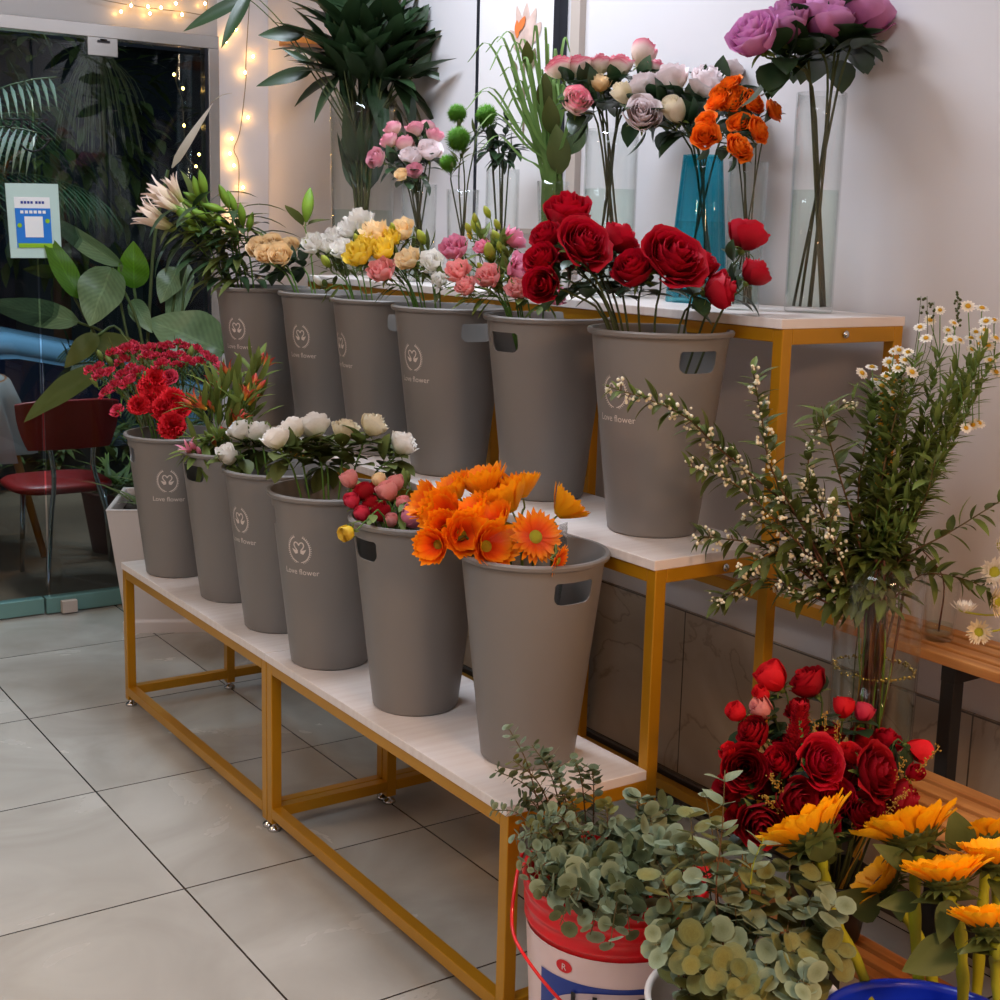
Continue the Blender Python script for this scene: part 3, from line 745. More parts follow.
# ------------------------------------------------------------------ bouquets in the buckets
def bouquet(key, name, category, desc, where, group, pts, ves, kind, col, smat, sr, leafspec, rpx, spread=.07, out=.6, up=1., cam=.45, stemspread=.75, hk=.5):
    lo, hi = spread_of(pts); order = sorted(range(len(pts)), key=lambda i: pts[i][0]); n = len(pts)
    for rank, i in enumerate(order):
        px, py = pts[i][:2]; o = pts[i][2] if len(pts[i]) > 2 else {}
        k = o.get('k', kind); c = o.get('c', col); rp = o.get('r', rpx); ves_ = ves
        if 't' in o: p = at(px, py, depth(ves[0]+V((0, 0, ves[3])))+o['t'])
        else: p = hpos(ves, px, py, lo, hi, spread)
        r = rp*depth(p)/F; f = V(o['f']) if 'f' in o else facing(ves[0], p, out, up, cam)
        hd = [(seat(p, f, r, o.get('hk', hk)), f, k, c, r)]
        for (dx, dy, kk, cc, rr2) in o.get('extra', ()):
            pp = at(px+dx, py+dy, depth(p)+rnd(-.02, .02)); r2 = rr2*depth(pp)/F; f2 = facing(ves[0], pp, out*.8, up, cam)
            hd.append((seat(pp, f2, r2, .4), f2, kk, cc, r2))
        flower(name, category, '%s %s%s' % (o.get('d', desc), where, ordi(rank, n)), group, ves, hd, o.get('sm', smat), sr, o.get('l', leafspec), stemspread)
# a: small red spray carnations and large bright red carnations
small = [(90,370),(99,368),(101,376),(101,357),(112,354),(111,363),(123,351),(133,345),(128,350),(123,362),(142,360),(131,368),(122,376),(106,393),(115,387),(128,384),(138,373),(147,357),(157,357),(160,349),(154,368),(147,378),(162,365),(179,344),(186,348),(180,355),(190,355),(187,362),(176,365),(205,355),(211,361),(118,411),(96,384),(139,350),(168,347),(196,350),(150,349),(170,357),(199,362),(110,372)]
small.sort(key=lambda q: q[0]); W_A = BK['a']; n = 0
for i in range(0, len(small), 4):
    g = small[i:i+4]; hd = []
    g.sort(key=lambda q: q[1])
    for px, py in g:
        t = depth(W_A[0]+V((0, 0, .4)))+.10-(py-345)/66*.16+rnd(-.02, .02); p = at(px, py, t); f = facing(W_A[0], p, .7, 1, .4)
        kind, col = ('minicarn', 'p_pred') if R.random() < .8 else ('bud', 'midleaf')
        r = (6.2 if kind == 'minicarn' else 9)*t/F*rnd(.8, 1.25)
        hd.append((seat(p, f, r, .3), f, kind, col, r))
        hd.append((seat(p, f, .03, .3)-V((0, 0, .004)), f, 'bud', 'midleaf', .016))
    q = hd.pop(1); hd.append(q)
    flower('spray_carnation', 'flower', 'spray of small pink-red carnations in farthest left lower bucket%s' % ordi(n, len(small)//4), 'spray carnations in the farthest left bucket', W_A, hd, 'stem', .0018, (7, .05, .006, .45, .9, 'leaf', .2, 1.5), .8)
    n += 1
bouquet('a', 'carnation', 'flower', 'large bright red carnation', 'at the front of the leftmost lower bucket', 'large red carnations', [(149,388),(155,379),(139,405,{'r':11}),(151,400),(160,396),(173,400),(169,377,{'c':'p_pred','r':9}),(180,408),(172,425,{'r':14}),(164,408)], W_A, 'carn', 'p_bred', 'stem', .002, (4, .06, .006, .5, .85, 'leaf', .3, 1.2), 12.5, .05, .5, .6, 1.3, .85, .3)
# b: alstroemeria
W_B = BK['b']
al = [(194,400),(261,360),(255,381),(235,418),(223,434),(209,437),(194,447,{'c':'p_pink'}),(207,402),(228,372),(246,395),(214,384)]
lo, hi = spread_of(al); al.sort()
for i, h in enumerate(al):
    px, py = h[:2]; c = h[2]['c'] if len(h) > 2 else 'p_als'
    p = hpos(W_B, px, py, lo, hi, .09); hd = []
    for (dx, dy) in ((0, 0), (5, 5), (-5, 4)):
        pp = at(px+dx, py+dy, depth(p)+rnd(-.02, .02)); f = facing(W_B[0], pp, .8, 1, .2, .35); hd.append((seat(pp, f, .03, .5), f, R.choice(['als', 'als', 'lbud']), c if R.random() < .75 else 'midleaf', .038))
    flower('alstroemeria', 'flower', 'red and yellow alstroemeria with long green leaves in second lower bucket%s' % ordi(i, len(al)), 'alstroemeria in the second lower bucket', W_B, hd, 'stem', .002, (13, .085, .019, .46, .95, 'midleaf', .5, 1.1), .8)
# c and d: white roses
LR = (13, .062, .042, .46, .88, 'leaf', .6, .35)
bouquet('c', 'white_rose', 'flower', 'white rose', 'leaning out of the third lower bucket', 'white roses of the third lower bucket', [(229,459,{'f':(-.5,-.3,.9),'k':'budrose','r':11}),(243,434),(259,436)], BK['c'], 'rose', 'p_white', 'stem', .0028, LR, 13.5, .06, .6, 1, .2)
bouquet('d', 'white_rose', 'flower', 'white rose', 'in the fourth lower bucket', 'white roses of the fourth lower bucket', [(277,442),(294,432),(315,430,{'r':16}),(320,450,{'r':14,'t':.1}),(345,433,{'c':'p_cream','r':13}),(372,429,{'c':'p_cream','t':.02}),(401,447,{'t':.0})], BK['d'], 'rose', 'p_white', 'stem', .0028, LR, 14, .06, .5, 1, .15)
# e: ranunculus
bouquet('e', 'ranunculus', 'flower', 'ranunculus', 'in the fifth lower bucket', 'ranunculus in the fifth lower bucket', [(351,483,{'c':'p_salm','r':10,'d':'salmon ranunculus'}),(366,496,{'c':'p_dred','d':'dark red ranunculus'}),(380,483,{'c':'p_peach','r':8,'d':'peach ranunculus'}),(389,496,{'c':'p_salm','r':12,'d':'salmon ranunculus'}),(397,486,{'c':'p_salm','r':9,'d':'salmon ranunculus'}),(353,504,{'c':'p_pred','r':9,'d':'pink-red ranunculus'}),(372,507,{'c':'p_dred','r':9,'d':'dark red ranunculus'}),(383,516,{'c':'p_dred','d':'crimson ranunculus'}),(404,506,{'c':'p_salm','r':8,'d':'salmon ranunculus'}),(392,523,{'c':'p_salm','r':8,'d':'small pink ranunculus'}),(411,520,{'c':'p_pink','r':14,'f':(.1,-.6,.9),'d':'wide pink ranunculus'}),(408,477,{'k':'bud','c':'midleaf','r':10,'d':'green bud of ranunculus'}),(349,532,{'c':'p_yel','r':9,'f':(-1,-.4,-.1),'t':-.13,'d':'yellow and peach ranunculus hanging over rim'}),(363,517,{'c':'p_pred','r':9,'d':'pink-red ranunculus'}),(374,494,{'c':'p_dred','r':9,'t':.08,'d':'dark red ranunculus'})], BK['e'], 'ranun', 'p_salm', 'stem', .0022, (2, .05, .02, .5, .75, 'midleaf', .5, .6), 11, .07, .4, 1, .3)
# f: gerberas
ge = [(484,490,{'r':19}),(457,493,{'r':14}),(446,515,{'f':(-.9,-.5,.5)}),(431,505,{'f':(-1,.1,.6),'r':15}),(476,516,{'r':15}),(509,504,{'r':21}),(522,492,{'r':15,'t':.06}),(462,535,{'f':(-.3,-1,.3)}),(436,545,{'f':(-1,-.6,.1),'r':14}),(488,546,{'r':18,'f':(-.1,-1,.3)}),(539,535,{'k':'gerb','r':27,'f':(-.25,-1,.45),'t':-.09}),(562,511,{'r':16,'t':.03,'f':(.7,-.3,.8)}),(563,563,{'k':'gerb','r':17,'f':(.5,-.9,-.25),'t':-.12}),(446,528,{'r':14,'f':(-.8,-.8,.3)}),(497,524,{'r':15})]
for g in ge:
    if 't' not in g[2]: g[2]['t'] = .09-(g[1]-487)/80*.22
bouquet('f', 'gerbera', 'flower', 'orange gerbera', 'above the bucket nearest the camera on lowest shelf', 'orange gerberas', ge, BK['f'], 'gerbcup', 'p_gerb', 'midleaf', .003, (), 17, .07, .6, 1, .5, .8, .35)
# clear film sleeve round the gerberas
mm = M(); C = BK['f'][0]; nu = 30; pts = []
for j in range(6):
    v = j/5
    for i in range(nu):
        a = 2*PI*i/nu; rr = .045+.05*v+(.010*math.sin(a*7+v*3)+.005*math.sin(a*13))*v
        pts.append((C.x-.035*v+rr*math.cos(a), C.y+.01+rr*math.sin(a), C.z+.2+.25*v+.012*math.sin(a*5)*v))
mm.grid(pts, nu, 6, None, 0, True); solo('flower_sleeve', mm.shift((C.x, C.y, C.z+.2)), 'wrap', 'crinkled clear film sleeve around the orange gerberas', 'sleeve', None, (C.x, C.y, C.z+.2))
# g: lilies
W_G = BK['g']; dG = depth(W_G[0]+V((0, 0, .4)))
lil = [  # (base px, tip px, kind)
 [((176,230),(133,211),'lily'),((168,222),(139,203),'lily')],[((186,208),(144,184),'lily'),((180,212),(152,196),'lily')],[((182,202),(167,174),'lily'),((194,216),(160,196),'lily')],
 [((206,206),(183,192),'lbud'),((196,226),(172,204),'lbud'),((200,214),(178,198),'lbud')],[((226,212),(202,203),'lbud'),((212,222),(190,208),'lbud')],[((231,228),(205,212),'lbud'),((205,238),(180,223),'lbud')],
 [((206,196),(198,170),'lbud'),((200,200),(192,176),'lbud')],[((229,208),(219,184),'lbud'),((236,214),(228,190),'lbud')],[((243,226),(241,202),'lbud'),((238,236),(230,222),'lbud'),((248,232),(252,212),'lbud')],
 [((216,240),(196,231),'lbud'),((222,232),(204,220),'lbud')]]
for i, g in enumerate(lil):
    hd = []
    for (b, tp, kd) in g:
        pb = at(b[0], b[1], dG+rnd(-.06, .03)); pt = at(tp[0], tp[1], depth(pb)-.03); L_ = (pt-pb).length
        hd.append((pb, pt-pb, 'lily' if kd == 'lily' else 'lbud', 'p_lily' if kd == 'lily' else 'p_lbud', L_*1.0))
    ls = (15, .13, .028, .42, .82, 'leaf' if i % 2 else 'darkleaf', 1.3, .3)
    flower('lily', 'flower', '%s in leftmost middle-shelf bucket%s' % ('lily with opening pale pink blooms' if i < 3 else 'lily with closed green buds', ordi(i, len(lil))), 'lilies in the farthest left middle-shelf bucket', W_G, hd, 'stem', .003, ls, .8)
# h: peach roses and one upright green lily bud
bouquet('h', 'peach_rose', 'flower', 'peach rose', 'in second middle-shelf bucket', 'peach roses', [(259,249,{'r':11}),(272,247),(281,257),(290,249,{'r':10}),(266,256,{'r':10})], BK['h'], 'rose', 'p_peach', 'stem', .0028, (6, .055, .036, .52, .85, 'darkleaf', .6, .3), 12, .06, .4, .6, .9)
dH = depth(BK['h'][0]+V((0, 0, .4))); pb = at(306, 222, dH); pt = at(310, 187, dH)
flower('lily_bud', 'flower', 'single upright green lily bud with one broad leaf above the peach roses', None, BK['h'], [(pb, pt-pb, 'lbud', 'p_lbud', (pt-pb).length)], 'stem', .0026, (2, .08, .05, .78, .92, 'leaf', .2, .6), .6)
# i: white lisianthus
LX = (8, .05, .013, .5, .9, 'leaf', .3, .9)
bouquet('i', 'white_lisianthus', 'flower', 'white lisianthus', 'in third middle-shelf bucket', 'white lisianthus', [(314,247,{'extra':[(-7,-4,'bud','p_gbud',9)]}),(335,241),(361,224,{'r':13}),(344,252),(326,262,{'k':'bud','c':'p_gbud','r':14,'d':'green bud of white lisianthus'}),(318,281,{'k':'bud','c':'p_white','r':12,'d':'small white bud of lisianthus'}),(350,233,{'extra':[(8,10,'bud','p_gbud',10)]}),(327,249,{'r':9})], BK['i'], 'lisi', 'p_white', 'stem', .0022, LX, 11.5, .07, .5, .8, .6)
# j: yellow and peach lisianthus
bouquet('j', 'yellow_lisianthus', 'flower', 'yellow lisianthus', 'in fourth middle-shelf bucket', 'yellow lisianthus', [(376,237,{'c':'p_peach','r':14,'d':'orange-yellow lisianthus'}),(360,257,{'r':14}),(386,252),(404,233,{'c':'p_peach','r':12,'d':'peach lisianthus'}),(383,274,{'c':'p_salm','r':13,'d':'salmon pink lisianthus'}),(410,262,{'c':'p_peach','r':12,'d':'peach yellow lisianthus'}),(434,265,{'c':'p_white','d':'white lisianthus'}),(422,238,{'k':'bud','c':'p_gbud','r':15,'d':'green bud of yellow lisianthus'}),(391,241,{'r':11}),(440,282,{'c':'p_white','r':8,'d':'small white lisianthus'}),(369,246,{'r':11,'extra':[(-12,-6,'bud','p_gbud',10),(24,-18,'bud','p_gbud',9)]})], BK['j'], 'lisi', 'p_yel', 'stem', .0022, (11, .05, .012, .5, .92, 'leaf', .3, .9), 12.5, .07, .5, .8, .7)
# k: pink lisianthus
bouquet('k', 'pink_lisianthus', 'flower', 'pink lisianthus', 'in fifth middle-shelf bucket', 'pink lisianthus', [(455,252,{'r':14,'f':(-.6,-.4,.8),'extra':[(14,-22,'bud','p_gbud',11),(20,-32,'bud','p_gbud',10)]}),(458,275,{'c':'p_salm','r':12,'d':'salmon lisianthus'}),(490,280,{'c':'p_salm','r':13,'d':'salmon lisianthus','extra':[(-9,-12,'bud','p_gbud',10)]}),(517,273,{'r':16,'f':(.1,-.9,.5)}),(511,240,{'r':11,'f':(.8,-.2,.7)}),(484,249,{'r':8,'extra':[(6,6,'bud','p_gbud',20),(16,0,'bud','p_gbud',12)]}),(519,292,{'c':'p_salm','r':11,'d':'salmon lisianthus'}),(467,289,{'c':'p_salm','r':10,'d':'salmon lisianthus'}),(552,297,{'r':12,'f':(.7,-.6,.5),'t':-.05}),(476,228,{'k':'bud','c':'p_gbud','r':14,'d':'tall green bud of pink lisianthus','extra':[(12,-14,'bud','p_gbud',12),(22,-2,'bud','p_gbud',11),(-6,8,'bud','p_yel',10)]}),(497,238,{'k':'bud','c':'p_gbud','r':14,'d':'green bud of pink lisianthus'})], BK['k'], 'lisi', 'p_pink', 'stem', .0022, (14, .05, .015, .5, .95, 'midleaf', .3, .9), 13, .08, .5, .8, .6)
# l: red roses
rr_ = [(569,218,{'r':23,'f':(-.3,-.3,.9)}),(548,240,{'r':16}),(584,244,{'r':25,'k':'openrose','f':(-.1,-.9,.55),'t':-.06}),(543,262,{'r':17,'f':(-.8,-.3,.6)}),(545,285,{'r':18,'f':(-.8,-.5,.1)}),(617,243,{'r':18,'f':(.4,-.4,.8)}),(673,259,{'r':31,'k':'openrose','f':(-.1,-.8,.6),'t':-.08}),(636,273,{'r':21}),(700,270,{'r':17,'t':.03}),(714,291,{'r':19,'f':(.6,-.7,.2)}),(746,240,{'r':20,'f':(.4,-.1,1)}),(751,277,{'r':16,'f':(.4,-.3,.7)}),(572,259,{'r':17,'t':.04}),(598,264,{'r':15,'t':.03})]
bouquet('l', 'red_rose', 'flower', 'red rose', 'in nearest middle-shelf bucket', 'red roses in the nearest middle-shelf bucket', rr_, BK['l'], 'rose', 'p_red', 'darkstem', .003, (6, .055, .04, .55, .88, 'darkleaf', .6, .3), 19, .1, .5, .8, .5)

# ------------------------------------------------------------------ glass vases on the top shelf
def vase(name, label, x, y, z, r0, r1, H, water=0, gm='glass', ribs=0, group=None, cat_='vase', bulge=0):
    t = thing(name, (x, y, z), label, cat_, group); mm = M(); n = 48; tk = .0028; prof = []
    rr = lambda v: r0+(r1-r0)*v+bulge*math.sin(PI*v)
    prof = [(.001, 0), (rr(0)-.003, 0), (rr(0), .003)]+[(rr(k/10), H*k/10) for k in range(1, 11)]
    prof += [(rr(k/10)-tk, H*k/10-.0005) for k in range(10, 0, -1)]+[(rr(.02)-tk, .012), (.001, .011)]
    mm.lathe(prof, n)
    if ribs:
        nv = []
        for (a, b, c) in mm.v:
            q = math.hypot(a, b); an = math.atan2(b, a); f = 1+.05*math.cos(ribs*an)*(1 if q > .01 else 0); nv.append((a*f, b*f, c))
        mm.v = nv
    part('vase_body', mm, gm, t)
    if water:
        w_ = M(); k = water/H; w_.lathe([(.001, .013), (rr(.03)-tk-.001, .013), (rr(k/2)-tk-.001, water/2), (rr(k)-tk-.001, water), (.001, water)], 32); part('water', w_, 'water', t)
    return (V((x, y, z)), min(r0, r1)*.75 if not water else r0*.75, r1*.82, H)
def bloomset(ves, pts, *a, **k): return bouquet(None, *a[:3], a[3], a[4], a[5], pts, ves, *a[6:], **k)
CROSS[0] = .85
def vx(px, x, r0, r1, H, name, label, **k):
    y = spot(px, x, H3); return vase(name, label, x, y, H3, r0, r1, H, **k)
VD = vx(362, .80, .094, .104, .535, 'glass_vase', 'large clear glass vase of broad dark green foliage, leftmost on the top shelf', water=.2)
VP = vx(418, .72, .045, .05, .27, 'glass_vase', 'clear glass vase of pink spray roses on the top shelf', water=.1)
VG = vx(461, .66, .036, .042, .25, 'glass_vase', 'small clear glass vase of green fluffy dianthus on the top shelf', water=.1)
VS = vx(500, .82, .045, .045, .31, 'glass_vase', 'clear glass vase of dark twiggy foliage stems on the top shelf', water=.12)
VR = vx(550, .74, .026, .04, .27, 'glass_vase', 'slender clear glass vase of green grass blades on the top shelf', water=.2)
VW = vx(606, .76, .062, .062, .385, 'glass_vase', 'clear cylinder vase of white roses with pink edges on the top shelf', water=.25)
VB = vx(696, .84, .068, .043, .325, 'glass_vase', 'turquoise ribbed glass vase of blush roses on the top shelf', gm='blueglass', ribs=12, water=.18)
VO = vx(741, .74, .036, .04, .30, 'glass_vase', 'clear narrow glass vase of orange spray roses on the top shelf', water=.1)
VL = vx(808, .83, .049, .050, .435, 'glass_vase', 'tall clear cylinder vase of lavender roses, rightmost on the top shelf', water=.245)
LV = (7, .08, .05, .72, .93, 'darkleaf', .6, .3)
bouquet(None, 'lavender_rose', 'flower', 'lavender rose', 'in the tallest vase', 'lavender roses', [(757,40,{'r':25,'f':(-.8,-.1,.7)}),(785,30,{'r':25,'f':(-.3,-.1,1)}),(824,26,{'r':26,'f':(0,-.2,1)}),(864,20,{'r':25,'f':(.5,-.1,.9)}),(848,30,{'r':18,'f':(.3,-.3,.7),'t':.04}),(800,4,{'r':20,'t':.05}),(842,2,{'r':20,'t':.06})], VL, 'rose', 'p_lav', 'darkstem', .0034, (10, .085, .06, .62, .80, 'darkleaf', .6, .1), 24, .05, .6, 1, .3, .6)
bouquet(None, 'orange_spray_rose', 'flower', 'spray of small orange roses', 'in the narrow top-shelf vase', 'orange spray roses', [(730,86,{'extra':[(-8,8,'openrose','p_orange',11),(6,12,'openrose','p_orange',11)]}),(718,102,{'extra':[(14,4,'openrose','p_orange',11)]}),(752,103,{'r':12,'f':(.1,-.8,.5)}),(773,111,{'r':11,'f':(.5,-.7,.5)}),(757,130,{'r':13,'f':(.3,-.9,.4),'extra':[(-17,-6,'openrose','p_orange',11)]}),(738,148,{'r':14,'f':(0,-.9,.5)}),(705,136,{'r':13,'f':(-.7,-.7,.4),'extra':[(2,-14,'openrose','p_orange',10)]})], VO, 'openrose', 'p_orange', 'darkstem', .002, (6, .045, .03, .62, .82, 'darkleaf', .6, .3), 12, .05, .6, .7, .8, .6)
bouquet(None, 'blush_rose', 'flower', 'pale blush rose', 'in the turquoise top-shelf vase', 'blush roses', [(642,116,{'r':18,'f':(-.6,-.8,.4)}),(677,116,{'r':14,'k':'budrose','c':'p_cream','d':'closed cream rose'}),(672,84,{'r':18}),(645,90,{'r':16}),(626,98,{'r':11,'k':'budrose','c':'p_cream','d':'closed cream rose'}),(706,87,{'r':19,'f':(.0,-.6,.9)}),(729,75,{'r':14}),(744,98,{'r':9})], VB, 'rose', 'p_blush', 'darkstem', .003, (8, .075, .05, .55, .82, 'darkleaf', .6, .3), 17, .07, .6, 1, .35, .6)
bouquet(None, 'white_pink_rose', 'flower', 'white rose with pink petal edges', 'on the top shelf', 'white roses with pink edges', [(561,71,{'r':14}),(580,71,{'r':14}),(600,68,{'r':12}),(619,70,{'r':14}),(641,61,{'r':14,'k':'budrose'}),(654,72,{'r':11}),(576,104,{'r':15,'f':(-.3,-.8,.5)}),(600,86,{'r':11,'c':'p_peach','d':'peach backed rose'})], VW, 'rose', 'p_wpink', 'darkstem', .003, (8, .07, .045, .5, .82, 'darkleaf', .6, .3), 14, .05, .5, 1, .3, .6)
bouquet(None, 'pink_spray_rose', 'flower', 'pale pink spray rose', 'left of the green dianthus', 'pink spray roses', [(394,131,{'r':9}),(390,143,{'r':9}),(378,159,{'r':10,'f':(-.9,-.3,.3)}),(416,132,{'r':10}),(427,128,{'r':7}),(405,146,{'r':10}),(412,160,{'r':12,'c':'p_blush'}),(429,153,{'r':12,'c':'p_blush'}),(434,138,{'r':9}),(415,173,{'r':9}),(402,176,{'r':7,'c':'p_peach'})], VP, 'rose', 'p_lpink', 'darkstem', .0026, (6, .05, .032, .55, .82, 'darkleaf', .6, .3), 10, .08, .6, .9, .5)
bouquet(None, 'green_dianthus', 'flower', 'fluffy green dianthus ball', 'on the top shelf', 'green dianthus balls', [(457,111),(458,136,{'r':17,'t':-.05}),(448,161,{'r':12}),(488,113,{'r':15,'t':.05})], VG, 'spiky', 'g_ball', 'darkstem', .0024, (5, .05, .01, .6, .9, 'leaf', .4, 1), 13, .03, .6, 1, .3, .6, 1.0)
for k_ in range(0): pass

def branch(name, category, label, group, pts, sr, smat='twig', leaves=None, extras=(), tip=.35, root=None, n=18, pname='foliage'):
    """polyline stem; leaves = dict(kind, n, L, w, t0, t1, mat, ...)"""
    mp = cat(pts, n); base = V(mp[0]); root = root or thing(name, base, label, category, group)
    st = M(); m_ = len(mp); st.tube(mp, [sr*(1-(1-tip)*i/(m_-1)) for i in range(m_)], 6); side = []
    for lv in (leaves or []):
        lf = M(); cnt = lv['n']; a0 = rnd(0, 6)
        for i in range(cnt):
            t = lv.get('t0', .2)+(lv.get('t1', 1.)-lv.get('t0', .2))*(i+.5)/cnt; x = t*(m_-1); j = min(int(x), m_-2); p = V(mp[j]).lerp(V(mp[j+1]), x-j); ax = (V(mp[j+1])-V(mp[j])).normalized()
            o0 = ax.orthogonal().normalized(); pair = lv.get('pair', False)
            for s in ((0, PI) if pair else (0,)):
                a = (a0+(i*PI/2+rnd(-.3, .3) if pair else i*2.4+rnd(-.4, .4)))+s; o_ = Quaternion(ax, a) @ o0
                d = (o_+ax*lv.get('up', .5)+UPZ*lv.get('lift', .1)).normalized(); L_ = lv['L']*rnd(.75, 1.2)*(1-lv.get('shr', .3)*t)
                if lv['kind'] == 'disc':
                    nrm = (ax*.8+UPZ*.5+V((rnd(-.5, .5), rnd(-.5, .5), rnd(-.3, .3)))-o_*.2).normalized(); r = L_*.5
                    lf.tube([p, p+d*.006], sr*.3, 4, cap=False); disc_leaf(lf, p+d*.005, d, nrm, r, 0, rnd(-.05, .25))
                elif lv['kind'] == 'berry':
                    c = p+d*L_*.6; side.append((p, c))
                    for q in range(lv.get('m', 5)):
                        bb = c+V((rnd(-1, 1), rnd(-1, 1), rnd(-1, 1)))*L_*.45; lf.blob(bb, lv['r']*rnd(.8, 1.2), 6, 5)
                else:
                    leafblade(lf, p, d, UPZ if abs(d.z) < .85 else o_, L_, lv['w']*L_/lv['L'], lv.get('droop', .5)*rnd(.5, 1.3), .2, lv.get('shape', .8), 6)
        for a_, b_ in side: st.tube([a_, b_], sr*.3, 4, cap=False)
        side = []
        lf.shift(base); part(lv.get('name', pname), lf, lv['mat'], root)
    st.shift(base); part('stem', st, smat, root)
    for (pos, f, kind, col, r) in extras: put_head(root, kind, col, pos, f, r, R.randrange(1000))
    return root
def pxl(pts, t, dt=0.):      # pixel polyline laid out in depth, from t to t+dt
    n = len(pts); return [at(a, b, t+dt*i/max(1, n-1)) for i, (a, b) in enumerate(pts)]
def vbase(ves, k=.5, h=.015): return ves[0]+V((rnd(-1, 1)*ves[1]*k, rnd(-1, 1)*ves[1]*k, h))
def vpath(ves, head, bow=.5):
    b, lo, via = vessel_path(ves, head, .7, 0, .006); return [b, lo, via, via.lerp(head, .5)+V((0, 0, bow*.05)), head]
# dark foliage vase
CROSS[0] = .1
dD = depth(VD[0]+V((0, 0, .6)))
tips = [(345,20),(372,8),(398,30),(330,48),(410,55),(360,60),(385,58),(352,-20),(392,-15),(372,85),(338,75),(402,82),(418,22),(325,5)]
tips.sort()
for i, (px, py) in enumerate(tips):
    h = at(px, py, dD+rnd(-.08, .09))
    branch('foliage_stem', 'foliage', 'broad-leaved dark green foliage stem in the large top-shelf vase%s' % ordi(i, len(tips)), 'dark foliage stems in the large vase', vpath(VD, h), .005, 'darkstem',
           [dict(kind='leaf', n=14, L=.21, w=.066, t0=.56, t1=1.0, mat='darkleaf', up=1.1, droop=.5, shape=.62, shr=.1), dict(kind='leaf', n=5, L=.17, w=.04, t0=.2, t1=.55, mat='darkleaf', up=2.6, droop=.1, shape=.7, name='submerged_leaves')])
for i, (a, b, w_) in enumerate([(((330,102),(290,40),(262,10),(246,-3)),(190,38),.042),(((335,102),(292,36),(268,8),(250,-8)),(226,48),.042),(((340,102),(322,70),(312,52),(304,34)),(262,47),.05),(((340,104),(332,84),(322,73),(312,70)),(262,96),.045),(((345,104),(328,80),(320,68),(312,64)),(280,60),.022),(((385,104),(402,80),(410,62),(414,58)),(446,30),.045),(((390,104),(405,88),(414,74),(420,70)),(462,98),.022),(((385,104),(400,72),(408,40),(414,30)),(433,8),.045),(((388,104),(402,90),(408,80),(414,78)),(436,58),.045),(((350,104),(340,50),(330,10),(315,-4)),(285,4),.035)]):
    pp = [VD[0]+V((0, 0, .02)), VD[0]+V((-.01, 0, .35))]+[at(x, y, dD-.03) for x, y in a]
    root = branch('foliage_stem', 'foliage', 'long leaf blade arching out of the large top-shelf vase%s' % (', pointing left' if b[0] < 350 else ', pointing right'), 'arching leaves pointing %s from the large vase' % ('left' if b[0] < 350 else 'right'), pp, .0035, 'darkstem')
    mm = M(); e = pp[-1]; tpp = at(b[0], b[1], dD-.06); d = tpp-e
    leafblade(mm, e, d+V((0, 0, .04)), UPZ.cross(d).cross(UPZ)*-.3-FW, d.length*1.02, w_, .25, .25, .75, 9); part('leaf', mm.shift(root.location), 'darkleaf', root)
# small twiggy stems
dS = depth(VS[0]+V((0, 0, .4)))
for i, (a, b) in enumerate([(482,128),(496,140),(508,120),(516,150),(490,152),(503,160)][:6] and [((482,128)),((496,140)),((508,120)),((516,150)),((490,152)),((503,160))]):
    branch('twiggy_stem', 'foliage', 'thin dark twig with small leaves in top-shelf vase behind grass%s' % '', 'dark twigs on the top shelf', vpath(VS, at(a, b, dS+rnd(-.03, .03))), .003, 'darkstem', [dict(kind='leaf', n=12, L=.075, w=.028, t0=.62, t1=1, mat='darkleaf', up=.5, droop=.6)])
# grass blades
dR = depth(VR[0]+V((0, 0, .4)))
gt = [(468,62,-1),(474,95,-1),(466,110,-1),(486,52,-1),(497,42,-1),(508,56,-.5),(520,70,0),(532,50,0),(545,40,.2),(558,62,.5),(570,52,.6),(575,75,.8),(582,100,1),(500,76,-.6),(512,92,-.4),(540,84,.1),(560,104,.7),(478,128,-1),(552,76,.3),(526,100,0),(590,88,1),(536,110,0),(505,115,-.5),(490,70,-.8),(516,60,-.2),(548,58,.2),(566,90,.6),(500,105,-.6),(528,75,0),(544,120,.2),(480,150,-1),(578,130,.8),(520,130,-.4),(555,95,.3)]
gt.sort()
for i, (px, py, s_) in enumerate(gt):
    h = at(px, py, dR+rnd(-.07, .05)); b = vbase(VR, .6); mid = VR[0]+V((rnd(-.02, .02), rnd(-.02, .02), .27)); top = at(px*.78+551*.22-s_*3, py-rnd(4, 26), dR+rnd(-.04, .04))
    mp = cat([b, mid, mid.lerp(top, .55), top, h], 16); mm = M(); pts = []
    s0 = (RT+V((rnd(-.4, .4), rnd(-.4, .4), 0))).normalized()
    for j, p in enumerate(mp):
        v = j/(len(mp)-1); w_ = .0048*(1-.9*v**2)+.0007
        pts += [p-s0*w_, p+V((0, 0, -.001)), p+s0*w_]
    mm.grid(pts, 3, len(mp)); solo('grass_blade', mm.shift(b), 'grass', 'long green grass blade in the slender top-shelf vase%s' % ordi(i, len(gt)), 'grass', 'grass blades on the top shelf', b)
